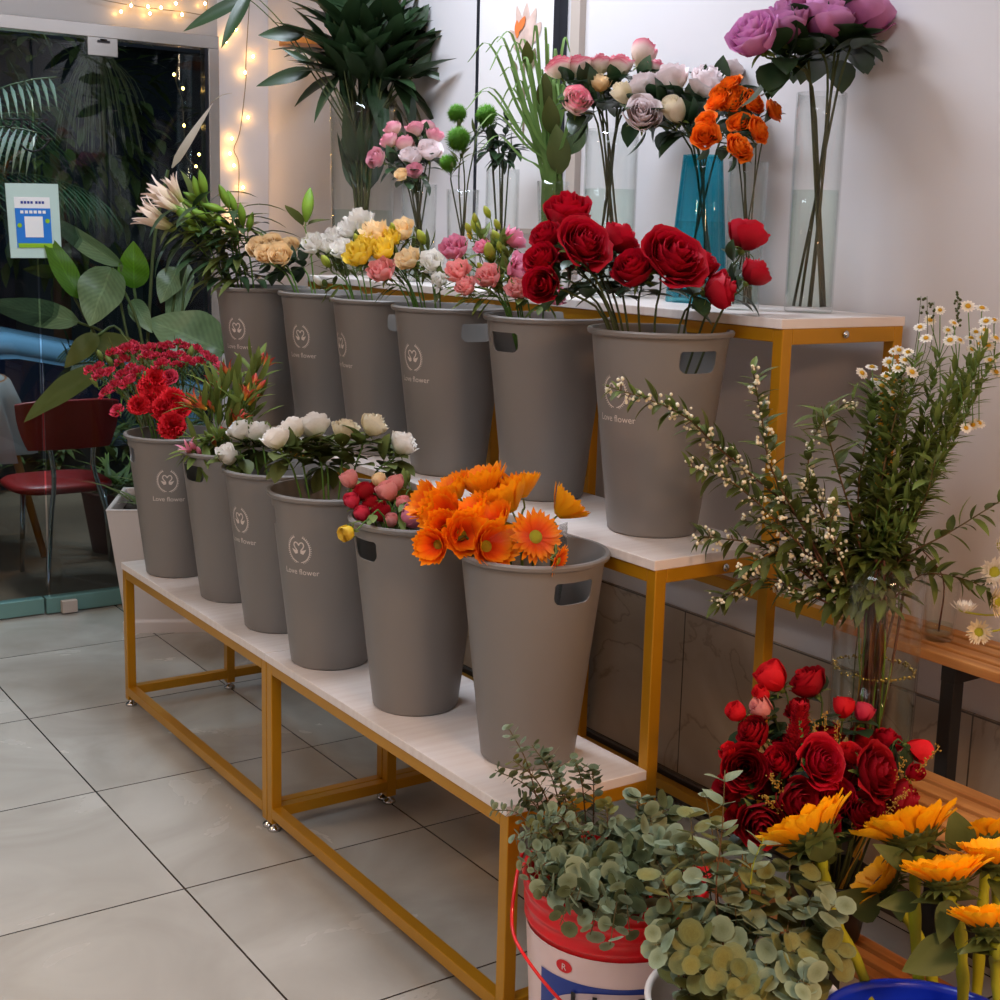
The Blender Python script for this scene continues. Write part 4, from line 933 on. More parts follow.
for i, (a, b_, c_, L_) in enumerate([((545,95),(545,68),'oliveleaf',.085),((552,120),(549,92),'oliveleaf',.09),((560,160),(556,112),'leaf',.12),((528,52),(527,40),'oliveleaf',.06),((570,140),(585,118),'bigleaf',.10)]):
    p = at(a[0], a[1]+14, dR); tp = at(b_[0], b_[1], dR-.03); b = vbase(VR, .4)
    root = thing('oval_leaf_sprig', b, 'broad oval leaf among the grass blades on the top shelf%s' % ordi(i, 5), 'foliage', 'oval leaves among the grass')
    st = M(); st.tube(cat([b, VR[0]+V((0, 0, .26)), p], 8), .0018, 5); part('stem', st.shift(b), 'stem', root)
    mm = M(); leafblade(mm, p, tp-p, -FW, L_, L_*.5, .2, .15, .8, 8); part('leaf', mm.shift(b), c_, root)

# botanical print on the wall with a pale flower
ya, yb = spot(483, XW, 1.75), spot(563, XW, 1.75)
t = thing('wall_print', (XW, (ya+yb)/2, 1.5), 'white wall panel with dark edges printed with a pale pink flower', 'picture')
o_ = V((XW, (ya+yb)/2, 1.5))
mm = M(); mm.box((XW-.022, yb, 1.42), (XW-.002, ya, 2.5)); part('canvas', mm.shift(o_), 'canvas', t)
mm = M(); mm.box((XW-.025, ya-.006, 1.42), (XW-.001, ya+.006, 2.5)); mm.box((XW-.028, yb-.010, 1.42), (XW-.001, yb+.016, 2.5)); part('frame', mm.shift(o_), 'dark_alu', t)
mm = M(); mm.box((XW-.023, yb-.012, 1.405), (XW-.001, ya+.008, 1.42)); part('bottom_strip', mm.shift(o_), 'tan', t)
def wallpoly(pts, off): return [atx(a, b, XW-.0225-off) for a, b in pts]
def wallleaf(mm, b, tp, wd, off, n=7):
    A = V((b[0], b[1], 0)); B = V((tp[0], tp[1], 0)); d = (B-A); s_ = V((-d.y, d.x, 0)).normalized(); l = []; r_ = []
    for k in range(n):
        v = k/(n-1); w_ = wd*.5*math.sin(PI*min(1, v*.93+.05))**.8; c = A+d*v; l.append((c.x+s_.x*w_, c.y+s_.y*w_)); r_.append((c.x-s_.x*w_, c.y-s_.y*w_))
    mm.poly(wallpoly(l+r_[::-1], off))
mm = M(); k = 0
for b, tp, wd in [((524,48),(517,6),8),((524,48),(527,3),9),((524,48),(536,8),9),((524,48),(510,30),9),((524,48),(541,22),12),((523,50),(532,28),10),((522,50),(513,46),6)]:
    wallleaf(mm, b, tp, wd, .0006+k*.0003); k += 1
part('printed_petals', mm.shift(o_), mat('printed_petal', S(226, 196, 184), .6, noise=.5, nscale=20), t)
mm = M(); wallleaf(mm, (517,38), (517,20), 5, .003); wallleaf(mm, (518,32), (525,16), 6, .0033); part('printed_stamens', mm.shift(o_), mat('printed_stamen', S(222, 120, 60), .6), t)
mm = M(); wallleaf(mm, (524,50), (523,150), 3, .001, 9); wallleaf(mm, (529,72), (535,48), 8, .0014); wallleaf(mm, (515,75), (513,60), 7, .0014); part('printed_stem', mm.shift(o_), mat('printed_stem', S(120, 108, 84), .6), t)
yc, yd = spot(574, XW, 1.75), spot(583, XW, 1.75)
mm = M(); mm.box((XW-.02, yd, 1.3), (XW, yc, 2.9)); struct('shade_strip', mm, 'tan')  # tan strip coloured as the shaded side of the panel
# wooden bracket on the wall behind the foliage
a = atx(287, 48, XW-.12); mm = M(); y0_ = spot(287, XW-.12, 2.03); mm.box((XW-.16, y0_-.16, 2.015), (XW, y0_-.02, 2.035)); bevel(solo('wall_bracket', mm.shift((XW-.08, y0_-.09, 2.015)), 'orangewood', 'small wooden shelf on the wall behind the dark foliage', 'shelf', None, (XW-.08, y0_-.09, 2.015)))

# ------------------------------------------------------------------ slatted wooden bench with black frame
yb0, yb1 = -.012, -1.35
t = thing('slatted_bench', (.6, -.68, 0), 'stepped slatted wooden bench on a black metal frame by the wall', 'bench'); o_ = V((.6, -.68, 0))
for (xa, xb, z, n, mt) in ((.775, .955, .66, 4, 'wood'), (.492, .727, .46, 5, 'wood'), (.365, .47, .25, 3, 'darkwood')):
    w_ = (xb-xa)/n
    for k in range(n):
        mm = M(); mm.box((xa+k*w_+.007, yb1, z-.02), (xa+(k+1)*w_-.007, yb0, z)); bevel(part('slat', mm.shift(o_), mt, t), .002)
    for yy in (-.30, -1.2):
        mm = M(); mm.box((xa+.01, yy, z-.05), (xb-.01, yy+.03, z-.0205)); part('cross_bar', mm.shift(o_), 'black', t)
        for xx in (xa+.01, ):
            mm = M(); mm.box((xx, yy, 0), (xx+.03, yy+.03, z-.05)); bevel(part('leg', mm.shift(o_), 'black', t), .002)
ZB = .46
# tall vase of berry branches and chamomile
c = atz(866, 815, ZB); VT = vase('glass_vase', 'large clear cylinder vase of leafy berry branches standing on the slatted bench', .60, spot(866, .60, ZB), ZB, .074, .078, .40, water=.20)
mm = M()
for k in range(90):
    a = k*2.4; q = .070+rnd(-.004, .002); mm.blob((q*math.cos(a), q*math.sin(a), .20+rnd(0, .006)), rnd(.0015, .0035), 5, 4)
o = solo('water_bubble_ring', mm, mat('gold_glints', S(170, 150, 70), .1, metal=.6), 'ring of tiny golden-glinting beads floating in the tall cylinder vase', 'bubbles', None, VT[0])  # bubbles at the waterline, their glints painted gold
tT = depth(VT[0]+V((0, 0, .4)))
def clampwall(p, m_=.03):
    if p.x > XW-m_:
        d = (p-CAM); return CAM+d*((XW-m_-CAM.x)/d.x)
    return p
def vb(pts, dt=0., t0=None):
    q = [clampwall(at(a, b, (t0 or tT)+dt*i/max(1, len(pts)-1))) for i, (a, b) in enumerate(pts)]
    return [vbase(VT, .5), VT[0]+V((rnd(-.03, .03), rnd(-.03, .03), .30)), VT[0]+V((rnd(-.04, .04), rnd(-.04, .04), .41))]+q
BERRYL = lambda n, m=None: [dict(kind='leaf', n=n, L=.045, w=.015, t0=.35, t1=1, mat='midleaf', up=.7, droop=.5), dict(kind='leaf', n=n, L=.06, w=.022, t0=.3, t1=.97, mat='leaf', up=.7, droop=.7), dict(kind='berry', n=m or int(n*.42), L=.026, t0=.5, t1=1., mat='berry', r=.0032, m=6, name='berries', up=.3)]
bb = [((840,600),(800,520),(745,470),(715,445),(690,420),(655,402),(606,386)), ((845,600),(800,545),(760,505),(725,478),(688,466)), ((845,590),(805,530),(772,470),(762,420),(752,366)), ((850,585),(825,520),(808,470),(820,425),(855,398)),
      ((845,600),(800,570),(760,545),(715,538),(700,536)), ((845,605),(800,590),(760,578),(730,596),(716,604)), ((850,590),(815,540),(790,505),(770,500)), ((850,600),(820,560),(790,548),(760,560),(740,572)),
      ((855,590),(835,540),(815,505),(800,480)), ((850,605),(822,585),(800,600),(785,585)), ((850,600),(810,575),(780,530),(740,520)), ((855,595),(840,560),(830,530),(838,500)), ((850,600),(818,560),(790,575),(770,590))]
for i, pl in enumerate(bb):
    ll = math.dist(pl[0], pl[-1]); n_ = max(14, int(ll/5.5))
    hd_l = ['longest branch of cream berries reaching in front of the grey bucket', 'branch of cream berries pointing left across the gold post', 'berry branch curving steeply upward beside the gold post', 'leafy berry branch rising under the top shelf', 'berry branch reaching level above the middle shelf end', 'low berry branch drooping below the middle shelf end']
    branch('berry_branch', 'branch', (hd_l[i] if i < 6 else 'short leafy branch with cream berries in the tall bench vase'), 'berry branches in the tall bench vase', vb(pl, rnd(-.12, .1)), .003, 'twig', BERRYL(n_), n=30)
for i, pl in enumerate([((880,600),(900,560),(945,535),(1005,498)), ((885,605),(920,575),(960,578),(990,590)), ((885,590),(905,540),(925,500),(935,460))]):
    branch('leafy_branch', 'branch', ['leafy green branch reaching right toward the upper wall', 'leafy green branch drooping right above the white mums', 'leafy green branch beside the chamomile stems'][i], None, vb(pl, -.1), .0028, 'twig', [dict(kind='leaf', n=34, L=.055, w=.02, t0=.3, t1=1, mat='leaf', up=.7, droop=.6), dict(kind='leaf', n=20, L=.065, w=.022, t0=.3, t1=1, mat='midleaf', up=.4, droop=.9)])
for i, pl in enumerate([((868,560),(858,500),(866,440),(880,395)), ((872,550),(880,490),(892,430),(905,385)), ((875,560),(900,500),(915,450),(940,410)), ((862,580),(846,540),(838,590)), ((870,570),(868,520),(856,470)), ((875,575),(895,530),(905,480),(925,450)), ((866,560),(850,510),(832,450),(822,410))]):
    branch('leafy_branch', 'branch', 'upright dark green leafy branch in the middle of the bench vase%s' % ordi(i, 7), 'upright leafy branches in the tall bench vase', vb(pl, rnd(-.05, .05)), .003, 'twig', [dict(kind='leaf', n=30, L=.085, w=.026, t0=.38, t1=1, mat='leaf', up=.6, droop=.7), dict(kind='leaf', n=20, L=.07, w=.022, t0=.38, t1=1, mat='midleaf', up=.6, droop=.7)])
# chamomile
dz = [(920,327),(926,338),(948,330),(954,323),(971,338),(982,338),(986,321),(994,320),(972,349),(979,344),(990,360),(894,351),(908,352),(872,367),(862,373),(898,368),(886,376),(882,386),(902,382),(941,427),(966,428),(973,425),(979,423),(968,306),(982,308),(940,310),(996,338),(976,332),(960,340),(905,360),(889,362),(912,372),(985,330),(950,340),(899,350),(930,320),(988,345),(876,380),(893,392),(996,372)]
dz.sort(); ng = (len(dz)+3)//4
for i in range(ng):
    g = dz[i*4:i*4+4]; cx = sum(q[0] for q in g)/len(g); cy = sum(q[1] for q in g)/len(g); t0 = tT+rnd(-.06, .06); hd = []
    pl = [(870+.25*(cx-870), 540), (870+.6*(cx-870), 460), (cx, cy+10)]; sp_ = vb(pl, 0, t0); j = sp_[-1]
    ex = []
    for (a, b) in g:
        p = clampwall(at(a, b, t0+rnd(-.03, .03)), .02); f = (V((0, 0, .8))-FW*.9+V((rnd(-.5, .5), rnd(-.5, .5), 0))).normalized(); ex.append((p, f, 'daisy', 'p_white', rnd(6.0, 8.2)*t0/F))
    root = branch('chamomile', 'flower', 'chamomile stem with small white daisies and feathery leaves%s' % ordi(i, ng), 'chamomile stems in the tall bench vase', sp_, .0018, 'stem', [dict(kind='leaf', n=64, L=.040, w=.011, t0=.45, t1=1, mat='midleaf', up=.9, droop=.5, shr=.1), dict(kind='leaf', n=60, L=.034, w=.009, t0=.7, t1=1.0, mat='midleaf', up=.9, droop=.5, shr=0)], ex)
    st = M()
    for e in ex: st.tube(cat([j, j.lerp(e[0], .5), e[0]], 6), .0009, 4)
    part('flower_stalks', st.shift(root.location), 'stem', root)
for i, (a, b, c_) in enumerate([(921,296,(915,350)), (927,296,(925,350)), (934,302,(930,350)), (958,292,(952,340))]):
    sp_ = vb([(875, 520), (895, 430), c_, (a, b)], 0, tT)
    root = branch('dried_sprig', 'flower', 'thin dried brown sprig standing above the chamomile%s' % ordi(i, 4), 'dried sprigs above the chamomile', sp_, .0014, 'darkstem', [dict(kind='berry', n=3 if i < 3 else 12, L=.010, t0=.93 if i < 3 else .86, t1=1, mat='darkstem', r=.0024, m=2, name='seed_heads')])
# small glass and white mums on the bench
gx = spot(938, .86, .66); VM = vase('drinking_glass', 'small clear glass holding yellowing sprig on the slatted bench', .86, gx, .66, .028, .034, .12, water=.03, cat_='glass')
branch('yellowing_sprig', 'foliage', 'sprig with yellow-green hanging leaves in the small bench glass', None, [vbase(VM, .3), VM[0]+V((0, 0, .12)), clampwall(at(915, 540, depth(VM[0]))), clampwall(at(905, 500, depth(VM[0])))], .002, 'twig', [dict(kind='leaf', n=7, L=.06, w=.02, t0=.4, t1=1, mat='oliveleaf', up=-.3, droop=.5)])
VQ = vase('glass_vase', 'small glass vase of white mums at the right end of the slatted bench', .84, spot(1045, .84, .66), .66, .03, .04, .10)
def mum(px, py, r, f, i, lab, col='p_white'):
    p = clampwall(at(px, py, 2.32), .05); base = vbase(VQ, .4, .014)
    root = thing('white_chrysanthemum', base, lab, 'flower', None)
    st = M(); st.tube(cat([base, VQ[0]+V((rnd(-.02, .02), rnd(-.02, .02), .105)), base.lerp(p, .75)+V((0, 0, .02)), p], 10), .0018, 5); part('stem', st.shift(base), 'sunstem', root)
    me = P(('mum', i % 2), lambda: m_rays(i+60, 26, .8, .09, .5, 3, .15, .25, .12, .7, 5), col, 'bloom'); o = link('bloom', me, root, p-base); o.rotation_mode = 'QUATERNION'; o.rotation_quaternion = V(f).to_track_quat('Z', 'Y'); o.scale = (r,)*3
    link('flower_centre', P(('mumc',), lambda: m_dome(.3, .2, 12, .05), 'c_ger', 'flower_centre'), o)
mum(964, 612, .030, (0, 0, 1), 0, 'flat white mum seen edge on above the bench slats')
mum(979, 632, .030, (-.7, -.5, .2), 1, 'cream mum facing left just above the bench slats', 'p_cream')
mum(994, 572, .036, (-.6, -.6, .2), 2, 'fluffy cream mum highest at the right photo edge', 'p_cream')
mum(995, 602, .036, (-.2, -1, .2), 3, 'white mum with yellow centre at the right photo edge')
mum(999, 546, .024, (-.2, -1, .4), 0, 'small white mum above the fluffy cream one')
# red rose arrangement
c = V((.412, spot(826, .412, .25), .25)); t = thing('flower_pot', c, 'dark pot holding the dense red rose arrangement on the slatted bench', 'pot'); mm = M(); mm.lathe([(.001, 0), (.05, 0), (.055, .005), (.07, .11), (.073, .115), (.067, .115), (.052, .01), (.001, .01)], 28); part('pot_body', mm, 'black', t)
VA = (c, .04, .05, .115); tA = depth(c+V((0, 0, .25)))
ar = [(776,682,{'r':17,'c':'p_bred','k':'ranun','d':'bright red ranunculus'}),(811,687,{'r':18,'c':'p_dred','d':'dark red rose'}),(764,697,{'r':9,'c':'p_bred','k':'budrose','d':'small red bud'}),(740,714,{'r':11,'k':'ranun','c':'p_bred','d':'small bright red ranunculus'}),(766,713,{'r':12,'c':'p_salm','k':'budrose','d':'salmon pink bud'}),(843,712,{'r':12,'c':'p_bred','k':'ranun','d':'bright red ranunculus'}),(862,716,{'r':11,'c':'p_pred','k':'ranun','d':'pink-red ranunculus'}),(911,747,{'r':13,'c':'p_bred','k':'budrose','f':(.6,-.5,-.2),'d':'bright red hanging tulip-like bloom'}),
 (757,735,{'r':17}),(745,769,{'r':23,'f':(-.7,-.7,.4)}),(820,763,{'r':24,'c':'p_red','k':'openrose','t':-.08,'f':(-.1,-.9,.5)}),(875,772,{'r':26,'k':'openrose','t':-.08,'f':(.2,-1,.4)}),(793,800,{'r':22,'t':-.08,'f':(-.2,-1,.3)}),(833,800,{'r':20,'c':'p_red','t':-.07}),(760,820,{'r':24,'f':(-.6,-.8,0)}),(897,802,{'r':20,'f':(.6,-.8,.2)}),(848,757,{'r':13,'c':'p_bred','t':-.02}),(911,775,{'r':10,'c':'p_red','k':'budrose'}),(783,765,{'r':18,'c':'p_red'}),(862,815,{'r':20}),(800,740,{'r':14,'c':'p_red','t':0}),(830,738,{'r':14,'t':.03}),(860,745,{'r':15,'t':.03}),(820,828,{'r':20}),(730,752,{'r':9,'c':'p_bred'})]
for g in ar:
    if 't' not in g[2]: g[2]['t'] = .03-(g[1]-682)/140*.12
bouquet(None, 'red_rose', 'flower', 'dark red rose', 'in the red arrangement on the bench', 'blooms of the red bench arrangement', ar+[(845,780,{'t':-.03,'r':18}),(775,790,{'t':0,'r':20}),(815,790,{'t':0,'r':20}),(790,752,{'t':.02,'r':18,'c':'p_red'}),(735,790,{'t':0,'r':18}),(880,812,{'t':-.05,'r':20}),(745,822,{'t':0,'r':18}),(885,745,{'t':.03,'r':15,'c':'p_red'}),(800,712,{'t':.02,'r':13})], VA, 'rose', 'p_dred', 'darkstem', .0028, (4, .05, .035, .6, .95, 'darkleaf', .6, .3), 18, .06, .7, .6, .6, .75)
p = at(799, 730, tA-.03); root = thing('red_celosia', vbase(VA, .3), 'pointed feathery red celosia plume in the red bench arrangement', 'flower'); mm = M()
for k in range(260):
    v = R.random(); a = rnd(0, 6.28); q = .020*(1-v)**.7*rnd(.6, 1); b0 = p+V((q*math.cos(a), q*math.sin(a), -.035+.075*v)); leafblade(mm, b0, V((math.cos(a)*.6, math.sin(a)*.6, 1)), UPZ, .014, .007, .2, .2, .8, 3, nu=3)
part('plume', mm.shift(root.location), 'celosia', root); st = M(); st.tube([root.location, p+V((0, 0, .02))], .003, 5); part('stem', st.shift(root.location), 'stem', root)
for i, (a, b) in enumerate([(825,712),(838,722),(940,746),(905,760),(762,795),(815,722),(908,790),(770,775)]):
    h = at(a, b, tA-.02-(b-712)/80*.09); root = branch('gold_filler_sprig', 'flower', 'fine golden filler sprig among the red roses%s' % ordi(sorted(q[0] for q in [(825,),(838,),(940,),(905,),(762,),(815,),(908,),(770,)]).index(a), 8), 'golden filler sprigs', vpath(VA, h, .3), .0014, 'goldspray', [dict(kind='berry', n=22, L=.012, t0=.72, t1=1, mat='goldspray', r=.0014, m=3, name='seed_heads')])

# ------------------------------------------------------------------ pails of eucalyptus and sunflowers
def pail(name, label, c, r0, r1, H, body):
    t = thing(name, c, label, 'bucket'); mm = M(); prof = [(.001, 0), (r0-.004, 0), (r0, .004)]
    rr = lambda z: r0+(r1-r0)*z/H
    z = .01
    while z < H-.08: prof.append((rr(z), z)); z += .03
    for q in range(3):
        zz = H-.076+q*.024; prof += [(rr(zz), zz), (rr(zz)+.004, zz+.003), (rr(zz)+.004, zz+.008), (rr(zz), zz+.011)]
    prof += [(rr(H)+.003, H-.006), (rr(H)+.006, H-.003), (rr(H)+.004, H), (rr(H)-.003, H), (rr(H)-.005, H-.01), (r0-.005, .008), (.001, .008)]
    mm.lathe(prof, 56); part('pail_body', mm, body, t); return t
cr = V((.075, -.205, 0)); rr0, rr1, HR = .128, .150, .385
pr = pail('paint_pail', 'red plastic paint pail with white printed label holding eucalyptus, beside gold stand leg', cr, rr0, rr1, HR, 'redp')
thr = math.atan2(CY-cr.y, CX-cr.x)
def onpail(u, z, off, c0=rr0, c1=rr1, H=HR, a0=0):
    r = c0+(c1-c0)*z/H+off; a = thr+a0+u/r; return (r*math.cos(a), r*math.sin(a), z)
def patch(z0, z1f, u0, u1, off, nu=40, nv=5):
    mm = M(); pts = []
    for j in range(nv):
        for i in range(nu):
            u = u0+(u1-u0)*i/(nu-1); pts.append(onpail(u, z0+(z1f-z0)*j/(nv-1), off))
    mm.grid(pts, nu, nv); return mm
part('label', patch(.02, .302, -.40, .40, .0012), 'label', pr)
def zof(py):      # height on the pail front that shows at row py
    a, b = 0, .38
    for _ in range(30):
        m_ = (a+b)/2; q = onpail(0, m_, 0); 
        if proj(cr+V(q))[1] > py: a = m_
        else: b = m_
    return a
u_of = lambda px, z: min([(abs(proj(cr+V(onpail(u/200, z, 0)))[0]-px), u/200) for u in range(-30, 31)])[1]
part('label_band', patch(.06, .256, -.13, .16, .0018), 'bluel', pr)
mm = M(); pts = []; nq = 110
ring = [(.155*abs(math.cos(a))**.8*(1 if math.cos(a) > 0 else -1)*.85+.02, .180+.068*math.sin(a)) for a in [2*PI*k/nq for k in range(nq)]]
mm.v = [onpail(.02, .180, .0036)]+[onpail(.02+(u-.02)*f, .180+(z-.180)*f, .0036) for f in (.16, .33, .5, .67, .84, 1) for (u, z) in ring]
for k in range(nq):
    k2 = (k+1) % nq; mm.face([0, 1+k, 1+k2])
    for q in range(5): mm.face([1+q*nq+k, 1+(q+1)*nq+k, 1+(q+1)*nq+k2, 1+q*nq+k2])
part('label_oval', mm, 'labelg', pr)
vs, fs = text_verts('HuiPS', .075)
mm = M(); mm.v = [onpail(x+.02, .190+y, .0056) for x, y in vs]
for f in fs: mm.face(f, None, 0, False)
part('lettering', mm, 'ink', pr)
mm = M(); nq = 24; uc, zc = u_of(563, .28), .278
mm.v = [onpail(uc, zc, .0022)]+[onpail(uc+.015*math.cos(a), zc+.011*math.sin(a), .0022) for a in [2*PI*k/nq for k in range(nq)]]
for k in range(nq): mm.face([0, 1+k, 1+(k+1) % nq])
lg = part('logo', mm, 'redink', pr)
vs, fs = text_verts('R', .016); mm = M(); mm.v = [onpail(uc+x, zc-.006+y, .003) for x, y in vs]
for f in fs: mm.face(f, None, 0, False)
part('logo_letter', mm, 'label', lg)
ha = [at(523, 850, depth(cr+V((0, 0, .35)))-.02), at(516, 880, depth(cr)-.12), at(512, 925, depth(cr)-.15), at(524, 955, depth(cr)-.18), at(560, 1000, depth(cr)-.2), at(600, 1030, depth(cr)-.2)]
mm = M(); mm.tube(cat(ha, 20), .003, 6); part('handle', mm.shift(cr), 'redp', pr)
cw = V((.035, -.55, 0)); t = pail('white_pail', 'white plastic pail holding silver-dollar eucalyptus between the red pail and sunflowers', cw, .11, .138, .345, 'whitep')
cb = atz(932, 1040, .36); cb = V((cb.x, cb.y, 0)); t = pail('blue_bucket', 'bright blue plastic bucket holding the sunflowers', cb, .12, .15, .36, 'bluep')
VRP, VWP, VBB = (cr, .09, .13, HR), (cw, .08, .12, .345), (cb, .09, .13, .36)
def vp2(ves, head, bow=.6, k=.8):
    b, lo, via = vessel_path(ves, head, k, 0, .02); return [b, lo, via, via.lerp(head, .5)+V((0, 0, bow*.06)), head]
def euc_branches(ves, tips, tmid, tsp, label, group, L_, n_, mats, ylo, yhi):
    tips = sorted(tips)
    for i, (px, py) in enumerate(tips):
        h = at(px, py, tmid-(py-(ylo+yhi)/2)/(yhi-ylo)*tsp+rnd(-.03, .03)); sc = rnd(.85, 1.1)
        branch('eucalyptus_branch', 'foliage', label+ordi(i, len(tips)), group, vp2(ves, h), .0022, 'twig', [dict(kind='disc', n=n_, L=L_*sc, t0=.42, t1=1.0, mat=mats[i % len(mats)], pair=True, up=.35, shr=.35)], n=20)
tR = depth(cr+V((0, 0, HR)))
euc_branches(VRP, [(508,727),(495,770),(492,810),(513,760),(532,745),(548,752),(575,760),(592,768),(562,790),(605,805),(520,800),(545,815),(575,835),(535,860),(560,850),(590,860),(515,840),(548,885),(530,830),(600,835),(570,880),(555,770),(530,882),(545,898),(522,868),(575,902),(536,860),(560,868)], tR-.02, .16, 'small-leaved eucalyptus branch in the red pail', 'small-leaved eucalyptus branches', .024, 15, ['euc', 'eucd', 'euc', 'euco'], 730, 890)
euc_branches(VRP, [(625,835),(640,800),(655,850),(615,865),(640,880),(600,890),(575,905),(618,905),(650,820),(668,812),(560,925),(640,915),(560,905),(590,935),(545,895),(610,945),(600,920),(630,935),(650,862),(668,882),(672,852),(640,872),(690,862),(660,840)], tR-.08, .18, 'large-leaved eucalyptus branch in the red pail', 'large-leaved eucalyptus branches of the red pail', .040, 9, ['euc', 'euc', 'eucd'], 800, 920)
tW = depth(cw+V((0, 0, .36)))
euc_branches(VWP, [(690,812),(672,840),(700,850),(660,875),(690,885),(722,872),(745,850),(665,915),(700,920),(735,905),(765,880),(790,860),(655,945),(690,950),(725,945),(760,930),(795,905),(820,880),(825,930),(795,950),(765,965),(730,975),(700,975),(838,955),(810,985),(775,995),(740,1000),(835,905),(715,820),(705,790)], tW-.04, .24, 'silver-dollar eucalyptus branch in the white pail', 'silver-dollar eucalyptus branches of the white pail', .046, 8, ['euc', 'euco', 'eucd', 'euc', 'euco'], 800, 1000)
for lab, pl in (('tall thin eucalyptus shoot rising left of the red roses', [(728,980),(716,900),(722,830),(725,770)]), ('thin yellow-stemmed eucalyptus shoot rising in front of the bench', [(752,980),(750,920),(752,870),(764,838)])):
    branch('eucalyptus_shoot', 'foliage', lab, None, [vbase(VWP, .5)]+pxl(pl, tW-.03), .002, 'twig' if 'tall' in lab else 'sunstem', [dict(kind='leaf', n=5, L=.055, w=.026, t0=.5, t1=1, mat='euc', pair=True, up=.4, droop=.2, shape=.7)])
# ---- sunflowers
def m_sunrays(seed):
    return m_rays(seed, 18, .68, .30, .80, 3, .40, -.2, .10, .5, 6)
def m_sunback():
    mm = M(); mm.lathe([(.05, -.36), (.10, -.30), (.30, -.20), (.44, -.06), (.46, .03), (.42, .06)], 22, uvy=.4)
    for ly in range(3):
        for k in range(16):
            a = 2*PI*(k+.5*ly)/16; d = V((math.cos(a), math.sin(a), 0)); leafblade(mm, d*(.34-.02*ly)+V((0, 0, -.16+.05*ly)), d+V((0, 0, .25-.35*(2-ly)*.5)), UPZ, .34, .19, .5*(-1 if ly else 1), .2, .5, 5)
    return mm
sf = [  # head px, py, facing, r px, stem path px, t
 ((811, 836), (-.15, .9, 1.0), 49, [(871, 1010), (840, 930), (826, 885)], 1.96, 'leftmost sunflower, tall thick stem leaning left in front of eucalyptus'),
 ((912, 838), (.15, .8, 1.1), 50, [(922, 1030), (916, 950), (915, 885)], 1.98, 'large sunflower seen from below below the red roses'),
 ((884, 884), (-.6, .7, .8), 34, [(934, 1030), (928, 960), (905, 915)], 2.06, 'small sunflower tucked behind the second thick stem'),
 ((947, 880), (.1, .5, 1.1), 42, [(958, 1030), (962, 960), (958, 915)], 1.90, 'flat sunflower in front of the large one with wavy petals'),
 ((986, 838), (.2, .6, 1.0), 34, [(972, 1030), (980, 940), (985, 880)], 2.08, 'sunflower highest at the right photo edge'),
 ((996, 862), (.1, .3, 1.0), 38, [(990, 1040), (996, 960), (998, 900)], 1.95, 'sunflower cut by right photo edge, middle height'),
 ((994, 927), (.2, .5, 1.0), 42, [(1000, 1060), (1000, 1010), (996, 965)], 1.82, 'lowest sunflower at the right photo edge')]
for i, (hp, f, rp, path, t0, lab) in enumerate(sf):
    f = V(f).normalized(); h = at(hp[0], hp[1], t0); r = 1.16*rp*t0/F
    pts = [VBB[0]+V((rnd(-.04, .04), rnd(-.04, .04), .03))]+[at(a, b, t0+.02) for a, b in path]+[h-f*r*.36-V((0, 0, .01)), h-f*r*.3]
    mp = cat(pts, 24); base = V(mp[0]); root = thing('sunflower', base, lab, 'flower', 'sunflowers in the blue bucket')
    st = M(); n_ = len(mp); st.tube(mp, [.0085+.0012*math.sin(k*2.1) for k in range(n_)], 10); st.shift(base); part('stem', st, 'sunstem', root)
    q = f.to_track_quat('Z', 'Y')
    for nm, key, mk, mt in (('petals', ('sunr', i % 3), lambda: m_sunrays(i % 3+70), 'p_sun'), ('sepals', ('sunb',), m_sunback, 'leaf'), ('flower_disc', ('sund',), lambda: m_dome(.42, .12, 24, .04), 'c_sun')):
        o = link(nm, P(key, mk, mt, nm), root, h-base); o.rotation_mode = 'QUATERNION'; o.rotation_quaternion = q; o.scale = (r,)*3
    lf = M()
    for (la, lb, w_) in {0: [((822, 862), (817, 812), .045)], 1: [((913, 868), (877, 845), .03), ((918, 900), (880, 905), .03)], 3: [((955, 945), (905, 972), .055), ((950, 900), (942, 945), .035)], 2: [((880, 910), (838, 895), .05)], 4: [((962, 850), (955, 812), .05)]}.get(i, []):
        p0 = at(la[0], la[1], t0-.025); p1 = at(lb[0], lb[1], t0-.045); leafblade(lf, p0, p1-p0, -FW+UPZ*.3, (p1-p0).length, w_, .3, .2, .65, 9)
    for k in range(3):
        j = int(n_*(.72+.07*k)); a = rnd(0, 6.28); leafblade(lf, mp[j], V((math.cos(a), math.sin(a), .3)), UPZ, .055, .03, .8, .2, .65, 8)
    lf.shift(base); part('foliage', lf, 'leaf', root)
# dead/pale leaf bits and red tray in gaps left plain

# ------------------------------------------------------------------ white planter with broad-leaved plant
pf = atz(168, 634, 0); ang = math.radians(-27); cpl = V((pf.x+.09, pf.y+.155, 0)); t = thing('planter', cpl, 'square white tapered ceramic planter on the floor behind the stand, by the door', 'planter', None, ang)
mm = M()
def sq(h, z): return [(-h, -h, z), (h, -h, z), (h, h, z), (-h, h, z)]
rings = [(.165, 0), (.165, .04), (.158, .045), (.205, .44), (.208, .447), (.192, .447), (.188, .43), (.185, .39)]
for h, z in rings: mm.v += sq(h, z)
for j in range(len(rings)-1):
    for i in range(4): mm.face([4*j+i, 4*j+(i+1) % 4, 4*j+4+(i+1) % 4, 4*j+4+i], None, 0, False)
bevel(part('planter_body', mm, 'ceramic', t), .006, 3)
mm = M(); mm.poly(sq(.186, .40)); part('soil', mm, 'soil', t)
bp = cpl+V((0, 0, .40)); dB = depth(bp)
t = thing('broad_leaf_plant', bp, 'broad-leaved green plant growing in the white planter by the glass door', 'plant')
